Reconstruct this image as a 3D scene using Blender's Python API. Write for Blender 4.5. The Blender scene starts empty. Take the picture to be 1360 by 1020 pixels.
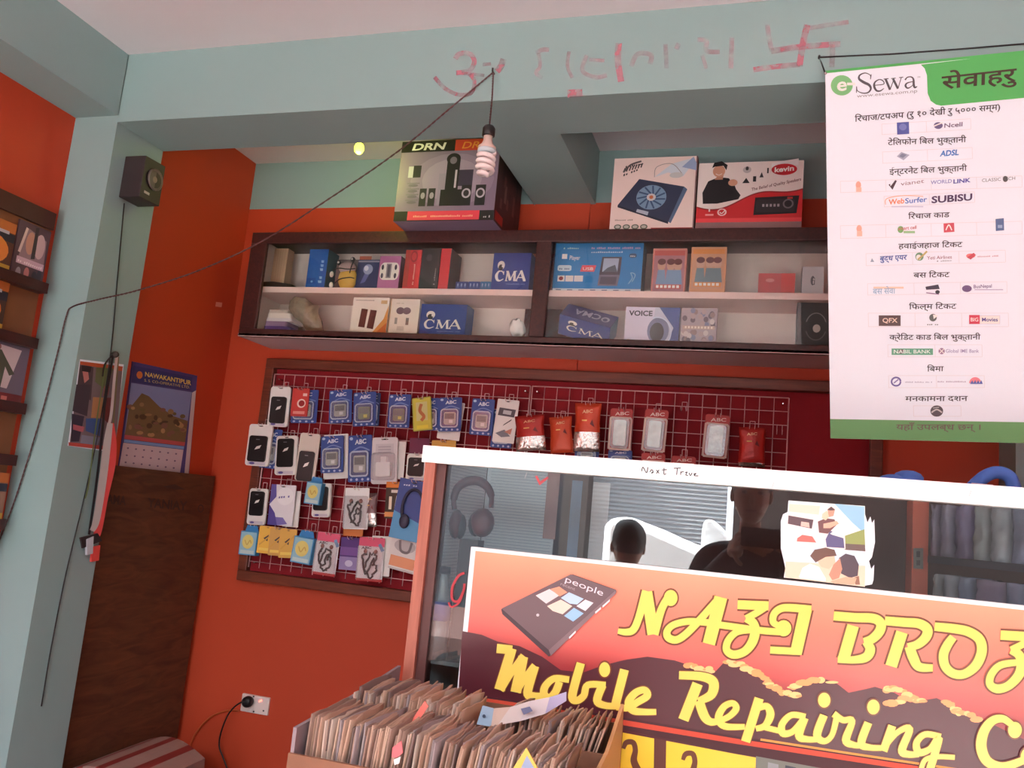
import bpy, bmesh, math, random
from mathutils import Vector as V, Matrix
random.seed(7)
W, HH, F = 1360, 1020, 1120.0
PITCH, YAW, ROLL = 0.151974, -0.299529, 0.0929360
CAMZ = 1.25
CAM = V((0, 0, CAMZ))
cy, sy = math.cos(YAW), math.sin(YAW)
fwd = V((sy*math.cos(PITCH), cy*math.cos(PITCH), math.sin(PITCH)))
r0 = V((cy, -sy, 0)); u0 = r0.cross(fwd)
RT = r0*math.cos(ROLL) + u0*math.sin(ROLL)
UP = -r0*math.sin(ROLL) + u0*math.cos(ROLL)

def ray(px, py):
    return RT*((px-W/2)/F) - UP*((py-HH/2)/F) + fwd

def P(px, py, Y=None, X=None, Z=None):
    d = ray(px, py)
    if Y is not None: t = Y/d.y
    elif X is not None: t = X/d.x
    else: t = (Z-CAMZ)/d.z
    return CAM + d*t

# ------------------------------------------------------------------ main planes of the room
YB = 3.20      # back wall
XS = -2.33     # side wall of the recess
YC1, YC2 = 2.27, 2.51   # column / beam front and back
XC = -2.247    # right face of the column
XL = -2.436    # left wall
ZC = 2.745     # slab
ZB = CAMZ+1.237   # underside of beam
YG = 1.60      # glass front of the counter
XR = 1.9
YF = -1.3      # open shop front

# ------------------------------------------------------------------ materials
MC = {}
def lin(c):
    return tuple((x/12.92 if x <= .04045 else ((x+.055)/1.055)**2.4) for x in c)
def M(rgb, rough=.6, metal=0., noise=0., scale=8., spec=.5, bump=0., name=None, emit=0., sheen=False):
    key = (tuple(rgb), rough, metal, noise, scale, spec, bump, emit)
    if key in MC: return MC[key]
    m = bpy.data.materials.new(name or 'paint_%d' % len(MC)); m.use_nodes = True
    nt = m.node_tree; b = nt.nodes['Principled BSDF']
    c = lin([x/255 for x in rgb])
    b.inputs['Base Color'].default_value = (*c, 1)
    b.inputs['Roughness'].default_value = rough
    b.inputs['Metallic'].default_value = metal
    b.inputs['Specular IOR Level'].default_value = spec
    if emit:
        b.inputs['Emission Color'].default_value = (*c, 1); b.inputs['Emission Strength'].default_value = emit
    if noise or bump:
        tc = nt.nodes.new('ShaderNodeTexCoord'); n = nt.nodes.new('ShaderNodeTexNoise')
        n.inputs['Scale'].default_value = scale; n.inputs['Detail'].default_value = 5
        nt.links.new(tc.outputs['Object'], n.inputs['Vector'])
        if noise:
            mx = nt.nodes.new('ShaderNodeMix'); mx.data_type = 'RGBA'
            mx.inputs[6].default_value = (*[x*(1-noise) for x in c], 1)
            mx.inputs[7].default_value = (*[min(1, x*(1+noise)) for x in c], 1)
            nt.links.new(n.outputs['Fac'], mx.inputs[0]); nt.links.new(mx.outputs[2], b.inputs['Base Color'])
        if bump:
            bp = nt.nodes.new('ShaderNodeBump'); bp.inputs['Strength'].default_value = bump; bp.inputs['Distance'].default_value = .01
            nt.links.new(n.outputs['Fac'], bp.inputs['Height']); nt.links.new(bp.outputs['Normal'], b.inputs['Normal'])
    MC[key] = m
    return m

def wood(name, c1, c2, scale=6., rough=.55, axis=(1, 1, 12)):
    m = bpy.data.materials.new(name); m.use_nodes = True; nt = m.node_tree; b = nt.nodes['Principled BSDF']
    tc = nt.nodes.new('ShaderNodeTexCoord'); mp = nt.nodes.new('ShaderNodeMapping'); mp.inputs['Scale'].default_value = axis
    n = nt.nodes.new('ShaderNodeTexNoise'); n.inputs['Scale'].default_value = scale; n.inputs['Detail'].default_value = 6; n.inputs['Distortion'].default_value = 1.2
    r = nt.nodes.new('ShaderNodeValToRGB')
    r.color_ramp.elements[0].color = (*lin([x/255 for x in c1]), 1); r.color_ramp.elements[1].color = (*lin([x/255 for x in c2]), 1)
    r.color_ramp.elements[0].position = .3; r.color_ramp.elements[1].position = .7
    nt.links.new(tc.outputs['Object'], mp.inputs['Vector']); nt.links.new(mp.outputs['Vector'], n.inputs['Vector'])
    nt.links.new(n.outputs['Fac'], r.inputs['Fac']); nt.links.new(r.outputs['Color'], b.inputs['Base Color'])
    b.inputs['Roughness'].default_value = rough
    return m

def glassy(name, gloss, tint=(255, 255, 255), rough=.02, white=0.):
    m = bpy.data.materials.new(name); m.use_nodes = True; nt = m.node_tree; nt.nodes.clear()
    o = nt.nodes.new('ShaderNodeOutputMaterial'); t = nt.nodes.new('ShaderNodeBsdfTransparent'); g = nt.nodes.new('ShaderNodeBsdfGlossy')
    t.inputs['Color'].default_value = (*lin([x/255 for x in tint]), 1); g.inputs['Roughness'].default_value = rough
    lw = nt.nodes.new('ShaderNodeLayerWeight'); lw.inputs['Blend'].default_value = .25
    mr = nt.nodes.new('ShaderNodeMapRange'); mr.inputs['To Min'].default_value = gloss; mr.inputs['To Max'].default_value = min(1, gloss+.6)
    mx = nt.nodes.new('ShaderNodeMixShader')
    nt.links.new(lw.outputs['Fresnel'], mr.inputs['Value']); nt.links.new(mr.outputs['Result'], mx.inputs['Fac'])
    nt.links.new(t.outputs[0], mx.inputs[1]); nt.links.new(g.outputs[0], mx.inputs[2])
    last = mx
    if white:
        d = nt.nodes.new('ShaderNodeBsdfDiffuse'); d.inputs['Color'].default_value = (.8, .8, .8, 1)
        m2 = nt.nodes.new('ShaderNodeMixShader'); m2.inputs['Fac'].default_value = white
        nt.links.new(mx.outputs[0], m2.inputs[1]); nt.links.new(d.outputs[0], m2.inputs[2]); last = m2
    nt.links.new(last.outputs[0], o.inputs['Surface'])
    return m

TEAL = M((142, 169, 168), .7, noise=.05, scale=3, bump=.15, name='teal_wall_paint')
ORANGE = M((190, 64, 31), .62, noise=.04, scale=3, bump=.12, name='orange_wall_paint')
CEIL = M((220, 216, 220), .85, noise=.03, scale=2, name='ceiling_whitewash')
DKWOOD = wood('dark_stained_wood', (52, 20, 20), (74, 32, 28), 5, .45, (12, 1, 12))
FRWOOD = wood('brown_frame_wood', (92, 38, 24), (122, 56, 34), 5, .45, (1, 12, 12))
POSTWOOD = wood('counter_post_wood', (150, 82, 64), (180, 104, 84), 5, .5, (12, 12, 1))
PLY = wood('plywood_brown', (74, 40, 22), (106, 62, 36), 3, .7, (1, 2, 9))
WHITE = M((236, 232, 230), .5, name='white_paint')
PAPER = M((232, 236, 246), .45, name='white_paper')
BLACK = M((24, 22, 24), .45, name='black_plastic')
DARK = M((44, 36, 38), .5, name='dark_plastic')
CLEAR = glassy('clear_plastic', .10, (250, 250, 252), .12, .10)
FILM = glassy('clear_film', .10, (254, 254, 255), .15, .08)
GLASS = glassy('counter_glass', .10, (235, 240, 240), .005)
CABGLASS = glassy('cabinet_glass', .02, (254, 255, 254), .02, .0)
CHROME = M((205, 195, 195), .25, 1., name='steel_wire')
WIREP = M((232, 196, 196), .45, .3, name='white_coated_wire')
SILVER = M((225, 222, 220), .22, .9, noise=.2, scale=60, bump=.6, name='silver_foil')

# ------------------------------------------------------------------ mesh collecting
OBJS = []
LOC = {}
class MB:
    def __init__(s): s.v = []; s.f = []; s.m = []; s.sm = []; s.mats = []
    def mi(s, m):
        if m not in s.mats: s.mats.append(m)
        return s.mats.index(m)
    def poly(s, pts, m, smooth=False):
        i = len(s.v); s.v += [V(p) for p in pts]; s.f.append(list(range(i, i+len(pts)))); s.m.append(s.mi(m)); s.sm.append(smooth)
    def mesh(s, vs, fs, m, smooth=False):
        i = len(s.v); s.v += [V(p) for p in vs]; k = s.mi(m)
        for f in fs: s.f.append([i+a for a in f]); s.m.append(k); s.sm.append(smooth)
        return s
    def hexa(s, c, m, ms=None):   # 8 corners: bottom 0-3, top 4-7
        fs = [(0, 3, 2, 1), (4, 5, 6, 7), (0, 1, 5, 4), (1, 2, 6, 5), (2, 3, 7, 6), (3, 0, 4, 7)]
        i = len(s.v); s.v += [V(p) for p in c]
        for k, f in enumerate(fs):
            s.f.append([i+a for a in f]); s.m.append(s.mi((ms or {}).get(k, m))); s.sm.append(False)
        return s
    def box(s, x0, x1, y0, y1, z0, z1, m, ms=None):   # ms keys: 0 bottom 1 top 2 front(-Y) 3 right 4 back 5 left
        return s.hexa([(x0, y0, z0), (x1, y0, z0), (x1, y1, z0), (x0, y1, z0), (x0, y0, z1), (x1, y0, z1), (x1, y1, z1), (x0, y1, z1)], m, ms)
    def prism(s, pts, ex, m, mside=None, smooth=False):
        n = len(pts); a = [V(p) for p in pts]; b = [p+V(ex) for p in a]
        i = len(s.v); s.v += a+b
        s.f.append(list(range(i, i+n))); s.m.append(s.mi(m)); s.sm.append(False)
        s.f.append([i+n+k for k in reversed(range(n))]); s.m.append(s.mi(m)); s.sm.append(False)
        for k in range(n):
            s.f.append([i+k, i+(k+1) % n, i+n+(k+1) % n, i+n+k]); s.m.append(s.mi(mside or m)); s.sm.append(smooth)
        return s
    def tube(s, pts, r, m, n=8, cap=True):
        pts = [V(p) for p in pts]; L = len(pts)
        rs = r if isinstance(r, (list, tuple)) else [r]*L
        i = len(s.v); prev = None
        for k, p in enumerate(pts):
            t = (pts[min(k+1, L-1)]-pts[max(k-1, 0)]).normalized()
            if prev is None:
                a = V((0, 0, 1)) if abs(t.z) < .9 else V((1, 0, 0)); nx = t.cross(a).normalized()
            else:
                nx = (prev - t*prev.dot(t)).normalized()
            prev = nx; ny = t.cross(nx)
            for j in range(n):
                an = 2*math.pi*j/n; s.v.append(p+(nx*math.cos(an)+ny*math.sin(an))*rs[k])
        km = s.mi(m)
        for k in range(L-1):
            for j in range(n):
                s.f.append([i+k*n+j, i+k*n+(j+1) % n, i+(k+1)*n+(j+1) % n, i+(k+1)*n+j]); s.m.append(km); s.sm.append(True)
        if cap:
            for k in (0, L-1):
                s.f.append([i+k*n+j for j in range(n)]); s.m.append(km); s.sm.append(False)
        return s
    def lathe(s, prof, c, m, n=20, ax=(0, 0, 1)):   # prof: (r, h) along axis
        c = V(c); ax = V(ax).normalized(); a = V((0, 0, 1)) if abs(ax.z) < .9 else V((1, 0, 0))
        nx = ax.cross(a).normalized(); ny = ax.cross(nx); i = len(s.v); L = len(prof); km = s.mi(m)
        for r, h in prof:
            for j in range(n):
                an = 2*math.pi*j/n; s.v.append(c+ax*h+(nx*math.cos(an)+ny*math.sin(an))*max(r, 1e-4))
        for k in range(L-1):
            for j in range(n):
                s.f.append([i+k*n+j, i+k*n+(j+1) % n, i+(k+1)*n+(j+1) % n, i+(k+1)*n+j]); s.m.append(km); s.sm.append(True)
        for k in (0, L-1):
            s.f.append([i+k*n+j for j in range(n)]); s.m.append(km); s.sm.append(False)
        return s
    def ell(s, c, rx, ry, rz, m, n=16, R=None):
        c = V(c); vs = []; fs = []; h = n//2
        for a in range(h+1):
            th = math.pi*a/h
            for b in range(n):
                ph = 2*math.pi*b/n; p = V((rx*math.sin(th)*math.cos(ph), ry*math.sin(th)*math.sin(ph), rz*math.cos(th)))
                vs.append(c+(R @ p if R else p))
        for a in range(h):
            for b in range(n): fs.append((a*n+b, a*n+(b+1) % n, (a+1)*n+(b+1) % n, (a+1)*n+b))
        return s.mesh(vs, fs, m, True)
    def build(s, name, parent=None, label=None, cat=None, group=None, kind=None, bev=0., origin=None, recalc=True):
        if not s.v: return None
        xs = [p.x for p in s.v]; ys = [p.y for p in s.v]; zs = [p.z for p in s.v]
        o = V(((min(xs)+max(xs))/2, (min(ys)+max(ys))/2, min(zs) if parent is None else (min(zs)+max(zs))/2))
        if origin is not None: o = V(origin)
        me = bpy.data.meshes.new(name)
        me.from_pydata([tuple(p-o) for p in s.v], [], s.f)
        for m in s.mats: me.materials.append(m)
        me.polygons.foreach_set('material_index', s.m); me.polygons.foreach_set('use_smooth', s.sm)
        if recalc:
            bm = bmesh.new(); bm.from_mesh(me); bmesh.ops.recalc_face_normals(bm, faces=bm.faces); bm.to_mesh(me); bm.free()
        ob = bpy.data.objects.new(name, me)
        put(ob, o, parent); tag(ob, label, cat, group, kind)
        if bev:
            b = ob.modifiers.new('edge', 'BEVEL'); b.width = bev; b.segments = 2; b.limit_method = 'ANGLE'
        return ob

def put(ob, o, parent=None):
    LOC[ob.name] = V(o); OBJS.append(ob)
    if parent is not None: ob.parent = parent; ob.location = V(o)-LOC[parent.name]
    else: ob.location = o
def tag(ob, label=None, cat=None, group=None, kind=None):
    if label: ob['label'] = label
    if cat: ob['category'] = cat
    if group: ob['group'] = group
    if kind: ob['kind'] = kind
def empty(name, loc, label, cat, group=None):
    e = bpy.data.objects.new(name, None); e.empty_display_size = .05
    put(e, loc); tag(e, label, cat, group); return e
def struct(mb, name, parent=None): return mb.build(name, parent, kind=None if parent else 'structure')
def copy_tree(src, dloc, label=None, group=None):
    def cp(o, par):
        c = o.copy(); OBJS.append(c)
        if par is None: c.location = o.location+V(dloc)
        else: c.parent = par
        LOC[c.name] = LOC[o.name]+V(dloc)
        for ch in [q for q in list(OBJS) if q.parent == o]: cp(ch, c)
        return c
    r = cp(src, None)
    if label: r['label'] = label
    if group: r['group'] = group
    return r

# ------------------------------------------------------------------ flat print drawing
TXT = {}
def glyphs(s, bold=0.):
    if (s, bold) in TXT: return TXT[(s, bold)]
    cu = bpy.data.curves.new('t', 'FONT'); cu.body = s; cu.size = 1; cu.offset = bold; cu.resolution_u = 3; cu.fill_mode = 'FRONT'
    ob = bpy.data.objects.new('t', cu); bpy.context.scene.collection.objects.link(ob)
    bpy.context.view_layer.update()
    dg = bpy.context.evaluated_depsgraph_get(); me = ob.evaluated_get(dg).to_mesh()
    vs = [tuple(v.co[:2]) for v in me.vertices]; fs = [tuple(p.vertices) for p in me.polygons]
    ob.evaluated_get(dg).to_mesh_clear(); bpy.data.objects.remove(ob); bpy.data.curves.remove(cu)
    if vs:
        x0 = min(v[0] for v in vs); x1 = max(v[0] for v in vs)
        vs = [((v[0]-x0)/max(x1-x0, 1e-6), v[1]/.72) for v in vs]
    TXT[(s, bold)] = (vs, fs); return vs, fs
def crom(pts, k=6):
    if len(pts) < 3: return pts
    out = []; q = [pts[0]]+list(pts)+[pts[-1]]
    for i in range(1, len(q)-2):
        a, b, c, d = q[i-1:i+3]
        for j in range(k):
            t = j/k
            out.append(tuple(.5*((2*b[n])+(-a[n]+c[n])*t+(2*a[n]-5*b[n]+4*c[n]-d[n])*t*t+(-a[n]+3*b[n]-3*c[n]+d[n])*t**3) for n in range(len(b))))
    out.append(tuple(pts[-1])); return out
class Art:
    def __init__(s, mb, f, asp=1.): s.mb = mb; s.f = f; s.asp = asp; s.k = 0   # asp = (u unit)/(v unit) in metres
    def poly(s, pts, m, off=.0006):
        s.k += 1; o = off+s.k*1.2e-6; s.mb.poly([s.f(u, v, o) for u, v in pts], m)
    def rect(s, u0, v0, u1, v1, m, off=.0006): s.poly([(u0, v0), (u1, v0), (u1, v1), (u0, v1)], m, off)
    def ell(s, cu, cv, ru, rv, m, off=.0008, n=20, a0=0, a1=360):
        s.poly([(cu+ru*math.cos(math.radians(a0+(a1-a0)*k/n)), cv+rv*math.sin(math.radians(a0+(a1-a0)*k/n))) for k in range(n)], m, off)
    def stroke(s, pts, w, m, off=.001, smooth=True, close=False, caps=False):
        L0 = len(pts)
        ws = w if isinstance(w, (list, tuple)) else [w]*L0
        p3 = [(p[0]*s.asp, p[1], ws[i]) for i, p in enumerate(pts)]
        if close: p3.append(p3[0])
        if smooth: p3 = crom(p3)
        n = len(p3); Lf = []; Rf = []
        for i in range(n):
            a = p3[max(i-1, 0)]; b = p3[min(i+1, n-1)]
            tx, ty = b[0]-a[0], b[1]-a[1]; l = math.hypot(tx, ty) or 1; nx, ny = -ty/l, tx/l
            k = 1.
            if not smooth and 0 < i < n-1:
                c = p3[i]; d1 = (c[0]-a[0], c[1]-a[1]); l1 = math.hypot(*d1) or 1
                cs = (nx*(-d1[1]/l1)+ny*(d1[0]/l1)); k = min(1/max(cs, .35), 2.2)
            h = p3[i][2]/2*k
            Lf.append(((p3[i][0]+nx*h)/s.asp, p3[i][1]+ny*h)); Rf.append(((p3[i][0]-nx*h)/s.asp, p3[i][1]-ny*h))
        for i in range(n-1):     # each piece a hair above the one before, so crossing strokes never coincide
            s.k += 1; o = off+s.k*1.2e-6
            s.mb.poly([s.f(*Lf[i], o), s.f(*Lf[i+1], o), s.f(*Rf[i+1], o), s.f(*Rf[i], o)], m)
        if caps:
            for i in (0, n-1): s.ell(p3[i][0]/s.asp, p3[i][1], p3[i][2]/2/s.asp, p3[i][2]/2, m, off, 12)
    def text(s, t, p0, p1, h, m, off=.001, bold=.012, up=None):
        if t[0] == '~':     # printing too small to read in the photo: a row of uneven strokes
            n = len(t); ux, uy = up if up else (0, h); rd = random.Random(n)
            for i in range(n):
                if rd.random() < .14: continue
                a, b, k = (i+.1)/n, (i+.72)/n, rd.uniform(.45, .75); X = lambda q: (p0[0]+(p1[0]-p0[0])*q, p0[1]+(p1[1]-p0[1])*q)
                s.poly([X(a), X(b), (X(b)[0]+ux*k, X(b)[1]+uy*k), (X(a)[0]+ux*k*.8, X(a)[1]+uy*k*.8)], m, off)
            return
        vs, fs = glyphs(t, bold)
        if not vs: return
        dx, dy = (p1[0]-p0[0]), (p1[1]-p0[1])
        ux, uy = up if up else (0, h)
        par = list(range(len(vs)))
        def fd(a):
            while par[a] != a: par[a] = par[par[a]]; a = par[a]
            return a
        for q in fs:
            for b in q[1:]: par[fd(b)] = fd(q[0])
        ids = {}
        for i in range(len(vs)): ids.setdefault(fd(i), len(ids))
        s.mb.mesh([s.f(p0[0]+dx*a+ux*b, p0[1]+dy*a+uy*b, off+s.k*1.2e-6+ids[fd(i)]*1.5e-6) for i, (a, b) in enumerate(vs)], fs, m)

def planeY(Y, n=-1): return lambda u, v, o: P(u, v, Y=Y)+V((0, n*o, 0))
def planeX(X, n=1): return lambda u, v, o: P(u, v, X=X)+V((n*o, 0, 0))
def dev(s):   # put the short-i sign before its consonant, the way it is written
    o = []
    for ch in s:
        if ch == '\u093f' and o: o.insert(len(o)-1, ch)
        else: o.append(ch)
    return ''.join(o)
def rrect(x0, y0, x1, y1, r, n=5):
    r = min(r, abs(x1-x0)/2, abs(y1-y0)/2); o = []
    for cx, cy_, a in ((x1-r, y1-r, 0), (x0+r, y1-r, 90), (x0+r, y0+r, 180), (x1-r, y0+r, 270)):
        for k in range(n+1):
            t = math.radians(a+90*k/n); o.append((cx+r*math.cos(t), cy_+r*math.sin(t)))
    return o
def arc(cx, cy_, rx, ry, a0, a1, n=12): return [(cx+rx*math.cos(math.radians(a0+(a1-a0)*k/n)), cy_+ry*math.sin(math.radians(a0+(a1-a0)*k/n))) for k in range(n+1)]
# ================================================================== THE ROOM
zt = P(500, 275, Y=YB).z      # paint line on the back wall
m = MB(); m.box(XL-.15, XR+.15, YB, YB+.15, 0, zt, ORANGE); m.box(XL-.15, XR+.15, YB, YB+.15, zt, ZC, TEAL); struct(m, 'wall_back')
m = MB(); m.box(XL-.15, XL, YF, YC1+.02, 0, ZC, ORANGE); struct(m, 'wall_left'); m = MB(); m.box(XL-.15, XS, YC2, YB, 0, ZC, ORANGE); struct(m, 'wall_recess')
m = MB(); m.box(XR, XR+.15, YF, YB, 0, ZC, ORANGE); struct(m, 'wall_right')
m = MB(); m.box(XL-.15, XR+.15, YF-.1, YB+.15, ZC, ZC+.12, CEIL); struct(m, 'ceiling')
m = MB(); m.box(XL-.15, XR+.15, YF, YB+.15, -.08, 0, M((120, 104, 96), .7, noise=.2, scale=5, name='cement_floor')); struct(m, 'floor')
# main beam with the hand-painted blessing, corner column, side beam, cross beam, right column
m = MB(); m.box(-2.25, XR, YC1, YC2, ZB, ZC, TEAL); beam = struct(m, 'trim_1')
m = MB(); m.box(XL, XC, YC1, YC2, 0, ZC, TEAL); struct(m, 'trim_2')
m = MB(); m.box(XL, -2.25, YF, YC1, CAMZ+1.262, ZC, TEAL); struct(m, 'trim_3')
x0 = P(710, 272, Y=YB).x; x1 = P(791, 272, Y=YB).x
m = MB(); m.box(x0, x1, YC2, YB, P(750, 272, Y=YB).z, ZC, TEAL); struct(m, 'trim_4')
m = MB(); m.box(x0+.005, x1-.02, YB-.012, YB, 0, zt, ORANGE); struct(m, 'trim_5')
xr = P(1349, 600, Y=3.0).x
m = MB(); m.box(xr, XR, 3.0, YB, 0, ZC, TEAL); struct(m, 'trim_6')
m = MB(); m.box(XL-.15, XR+.15, YF-.1, YF+.1, 2.42, ZC, TEAL); struct(m, 'trim_7')

# painted blessing on the beam (worn pink brush strokes)
def worn(rgb, name, amax):
    mm = M(rgb, .8, name=name).copy(); nt = mm.node_tree; b = nt.nodes['Principled BSDF']
    tc = nt.nodes.new('ShaderNodeTexCoord'); n = nt.nodes.new('ShaderNodeTexNoise'); n.inputs['Scale'].default_value = 34; n.inputs['Detail'].default_value = 6
    r = nt.nodes.new('ShaderNodeMapRange'); r.inputs['From Min'].default_value = .3; r.inputs['From Max'].default_value = .62
    r.inputs['To Min'].default_value = .05; r.inputs['To Max'].default_value = amax
    nt.links.new(tc.outputs['Object'], n.inputs['Vector']); nt.links.new(n.outputs['Fac'], r.inputs['Value']); nt.links.new(r.outputs['Result'], b.inputs['Alpha'])
    return mm
PINK = worn((206, 124, 142), 'worn_pink_paint', .62); PINKF = worn((204, 142, 154), 'faint_pink_paint', .42)
m = MB(); A = Art(m, planeY(YC1))
def T(x, y, s): return lambda pts: [(x+a/s, y+b/s) for a, b in pts]
t = T(500, 0, 4.533)
for pts, w, mm in (([(475, 355), (500, 325), (560, 325), (590, 370), (560, 425), (480, 440)], 24, PINK), ([(480, 440), (560, 445), (650, 455)], 16, PINK),
                   ([(560, 445), (590, 490), (570, 560), (490, 570), (410, 530), (350, 465)], 20, PINK), ([(640, 390), (690, 385)], 18, PINKF), ([(765, 355), (750, 400), (725, 430)], 32, PINK),
                   ([(960, 320), (1000, 300), (1040, 300)], 22, PINKF), ([(975, 320), (985, 400), (960, 440), (1000, 470)], 18, PINKF), ([(1160, 310), (1150, 400), (1180, 470)], 18, PINKF), ([(1150, 565), (1240, 560)], 40, PINK)):
    A.stroke(t(pts), w/4.533*1.2, mm, .0008)
t = T(800, 0, 3.4)
for pts, w, mm in (([(-70, 250), (-90, 320), (-30, 350), (20, 340)], 16, PINKF), ([(75, 195), (70, 270), (85, 370)], 24, PINK), ([(-60, 270), (10, 275)], 14, PINKF), ([(130, 300), (160, 245), (220, 250), (215, 290)], 18, PINKF),
                   ([(285, 200), (290, 310)], 16, PINKF), ([(330, 205), (350, 215)], 24, PINKF), ([(430, 180), (470, 185), (470, 230), (530, 235)], 18, PINKF), ([(585, 170), (580, 310)], 18, PINKF), ([(450, 250), (470, 310)], 14, PINKF),
                   ([(762, 232), (900, 212), (1075, 200)], 22, PINK), ([(925, 112), (905, 200), (890, 300)], 24, PINK), ([(925, 130), (1010, 115), (1112, 100)], 17, PINKF), ([(1040, 200), (1036, 305)], 20, PINKF),
                   ([(892, 292), (780, 302), (682, 316)], 20, PINK), ([(745, 112), (752, 170), (766, 232)], 18, PINKF)):
    A.stroke(t(pts), w/3.4*1.2, mm, .0008)
m.build('painted_inscription', beam, label='worn pink hand-painted blessing strokes')

# ================================================================== OUTSIDE THE OPEN SHOP FRONT (seen in the glass)
m = MB(); m.box(-12, 12, -14, YF, -.3, -.1, M((182, 174, 168), .9, noise=.15, scale=1.5, name='street_dust')); struct(m, 'ground')
FW = M((120, 114, 110), .85, noise=.1, scale=2, name='street_wall')
m = MB(); m.box(-12, -3.4, -5.9, -5.5, -.1, 3.3, FW); m.box(-3.4, -1.72, -5.9, -5.5, -.1, 2.5, M((52, 54, 60), .8, noise=.3, scale=3, name='street_wall_dark')); m.box(-12, -1.72, -5.5, -3.4, -.1, .22, M((74, 44, 38), .85)); m.box(-3.4, -.35, -5.9, -5.5, 2.5, 3.3, FW); m.box(-.35, 12, -5.9, -5.5, 2.6, 3.3, FW)  # low dark walkway added to keep the sunlit ground out of the reflection
m.box(-.35, 12, -7.9, -7.5, -.1, 2.6, M((50, 42, 40), .8, name='dark_shop_interior')); m.box(-.35, 12, -7.5, -5.9, 2.6, 2.7, FW); struct(m, 'wall_street')
SH = M((150, 152, 156), .6, .0, name='shutter_steel')
m = MB(); n = 60
for k in range(n):
    z0 = -.1+k*2.6/n; z1 = z0+2.6/n; zm = (z0+z1)/2
    m.mesh([(-1.74, -5.56, z0), (-.35, -5.56, z0), (-1.74, -5.535, zm), (-.35, -5.535, zm), (-1.74, -5.56, z1), (-.35, -5.56, z1)], [(0, 1, 3, 2), (2, 3, 5, 4)], SH)
sh = m.build('door_1', kind='structure')
m = MB(); m.box(-1.98, -1.72, -5.5, -5.3, -.1, 2.5, M((70, 64, 62), .8, name='dark_pillar_paint')); struct(m, 'trim_8')
# people standing and sitting by the shop front: only their reflections reach the picture
SKIN = M((150, 104, 82), .55, name='skin'); HAIR = M((20, 17, 17), .6, name='black_hair')
def skin_geo(mb, chains, mat, k=1., sub=2):   # grow a smooth limb surface over connected joints and add it to the mesh
    vs = []; es = []; rs = []; idx = {}
    for ch in chains:
        prev = None
        for p, r in ch:
            q = tuple(round(c, 4) for c in p)
            if q not in idx: idx[q] = len(vs); vs.append(tuple(p)); rs.append(r)
            i = idx[q]
            if prev is not None and prev != i: es.append((prev, i))
            prev = i
    me = bpy.data.meshes.new('grow'); me.from_pydata(vs, es, []); ob = bpy.data.objects.new('grow', me); bpy.context.scene.collection.objects.link(ob)
    ob.modifiers.new('skin', 'SKIN').use_smooth_shade = True
    for i, sv in enumerate(me.skin_vertices[0].data):
        r = rs[i] if isinstance(rs[i], tuple) else (rs[i], rs[i]); sv.radius = (r[0]*k, r[1]*k)
    me.skin_vertices[0].data[0].use_root = True
    ss = ob.modifiers.new('sub', 'SUBSURF'); ss.levels = sub; ss.render_levels = sub
    bpy.context.view_layer.update(); dg = bpy.context.evaluated_depsgraph_get(); ev = ob.evaluated_get(dg); m2 = ev.to_mesh()
    mb.mesh([v.co.copy() for v in m2.vertices], [tuple(p.vertices) for p in m2.polygons], mat, True)
    ev.to_mesh_clear(); bpy.data.objects.remove(ob); bpy.data.meshes.remove(me)
def finger(base, d, up, L, curl):
    pts = []; p = V(base); d = V(d).normalized(); up = V(up).normalized()
    for k, (s, r) in enumerate(((0, .0095), (.42, .009), (.33, .0085), (.25, .0075))):
        if k:
            a = curl*k*.55; q = (d*math.cos(a)+up*math.sin(a)).normalized(); p = p+q*L*s
        pts.append((tuple(p), r))
    return pts
def head(mb, c, face):
    c = V(c); f = V(face).normalized(); rt = V((f.y, -f.x, 0)).normalized(); u = V((0, 0, 1))
    R = Matrix((rt, f, u)).transposed()
    mb.ell(c, .074, .094, .112, SKIN, 20, R); mb.ell(c+u*-.055+f*.022, .056, .068, .066, SKIN, 16, R); mb.ell(c+f*.098-u*.02, .013, .02, .026, SKIN, 10, R)
    for s_ in (-1, 1):
        mb.ell(c+rt*.076*s_-u*.01, .01, .02, .03, SKIN, 10, R)
        mb.ell(c+rt*.031*s_+f*.084+u*.012, .012, .008, .007, BLACK, 10, R); mb.ell(c+rt*.031*s_+f*.088+u*.033, .018, .007, .004, HAIR, 8, R)
    mb.ell(c+f*.083-u*.062, .025, .009, .007, M((120, 60, 56), .5), 10, R)
    hb = MB(); hb.ell(c+u*.03-f*.018, .083, .097, .098, HAIR, 20, R); hb.ell(c+u*.078+f*.02, .068, .075, .05, HAIR, 16, R)
    return hb
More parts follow.
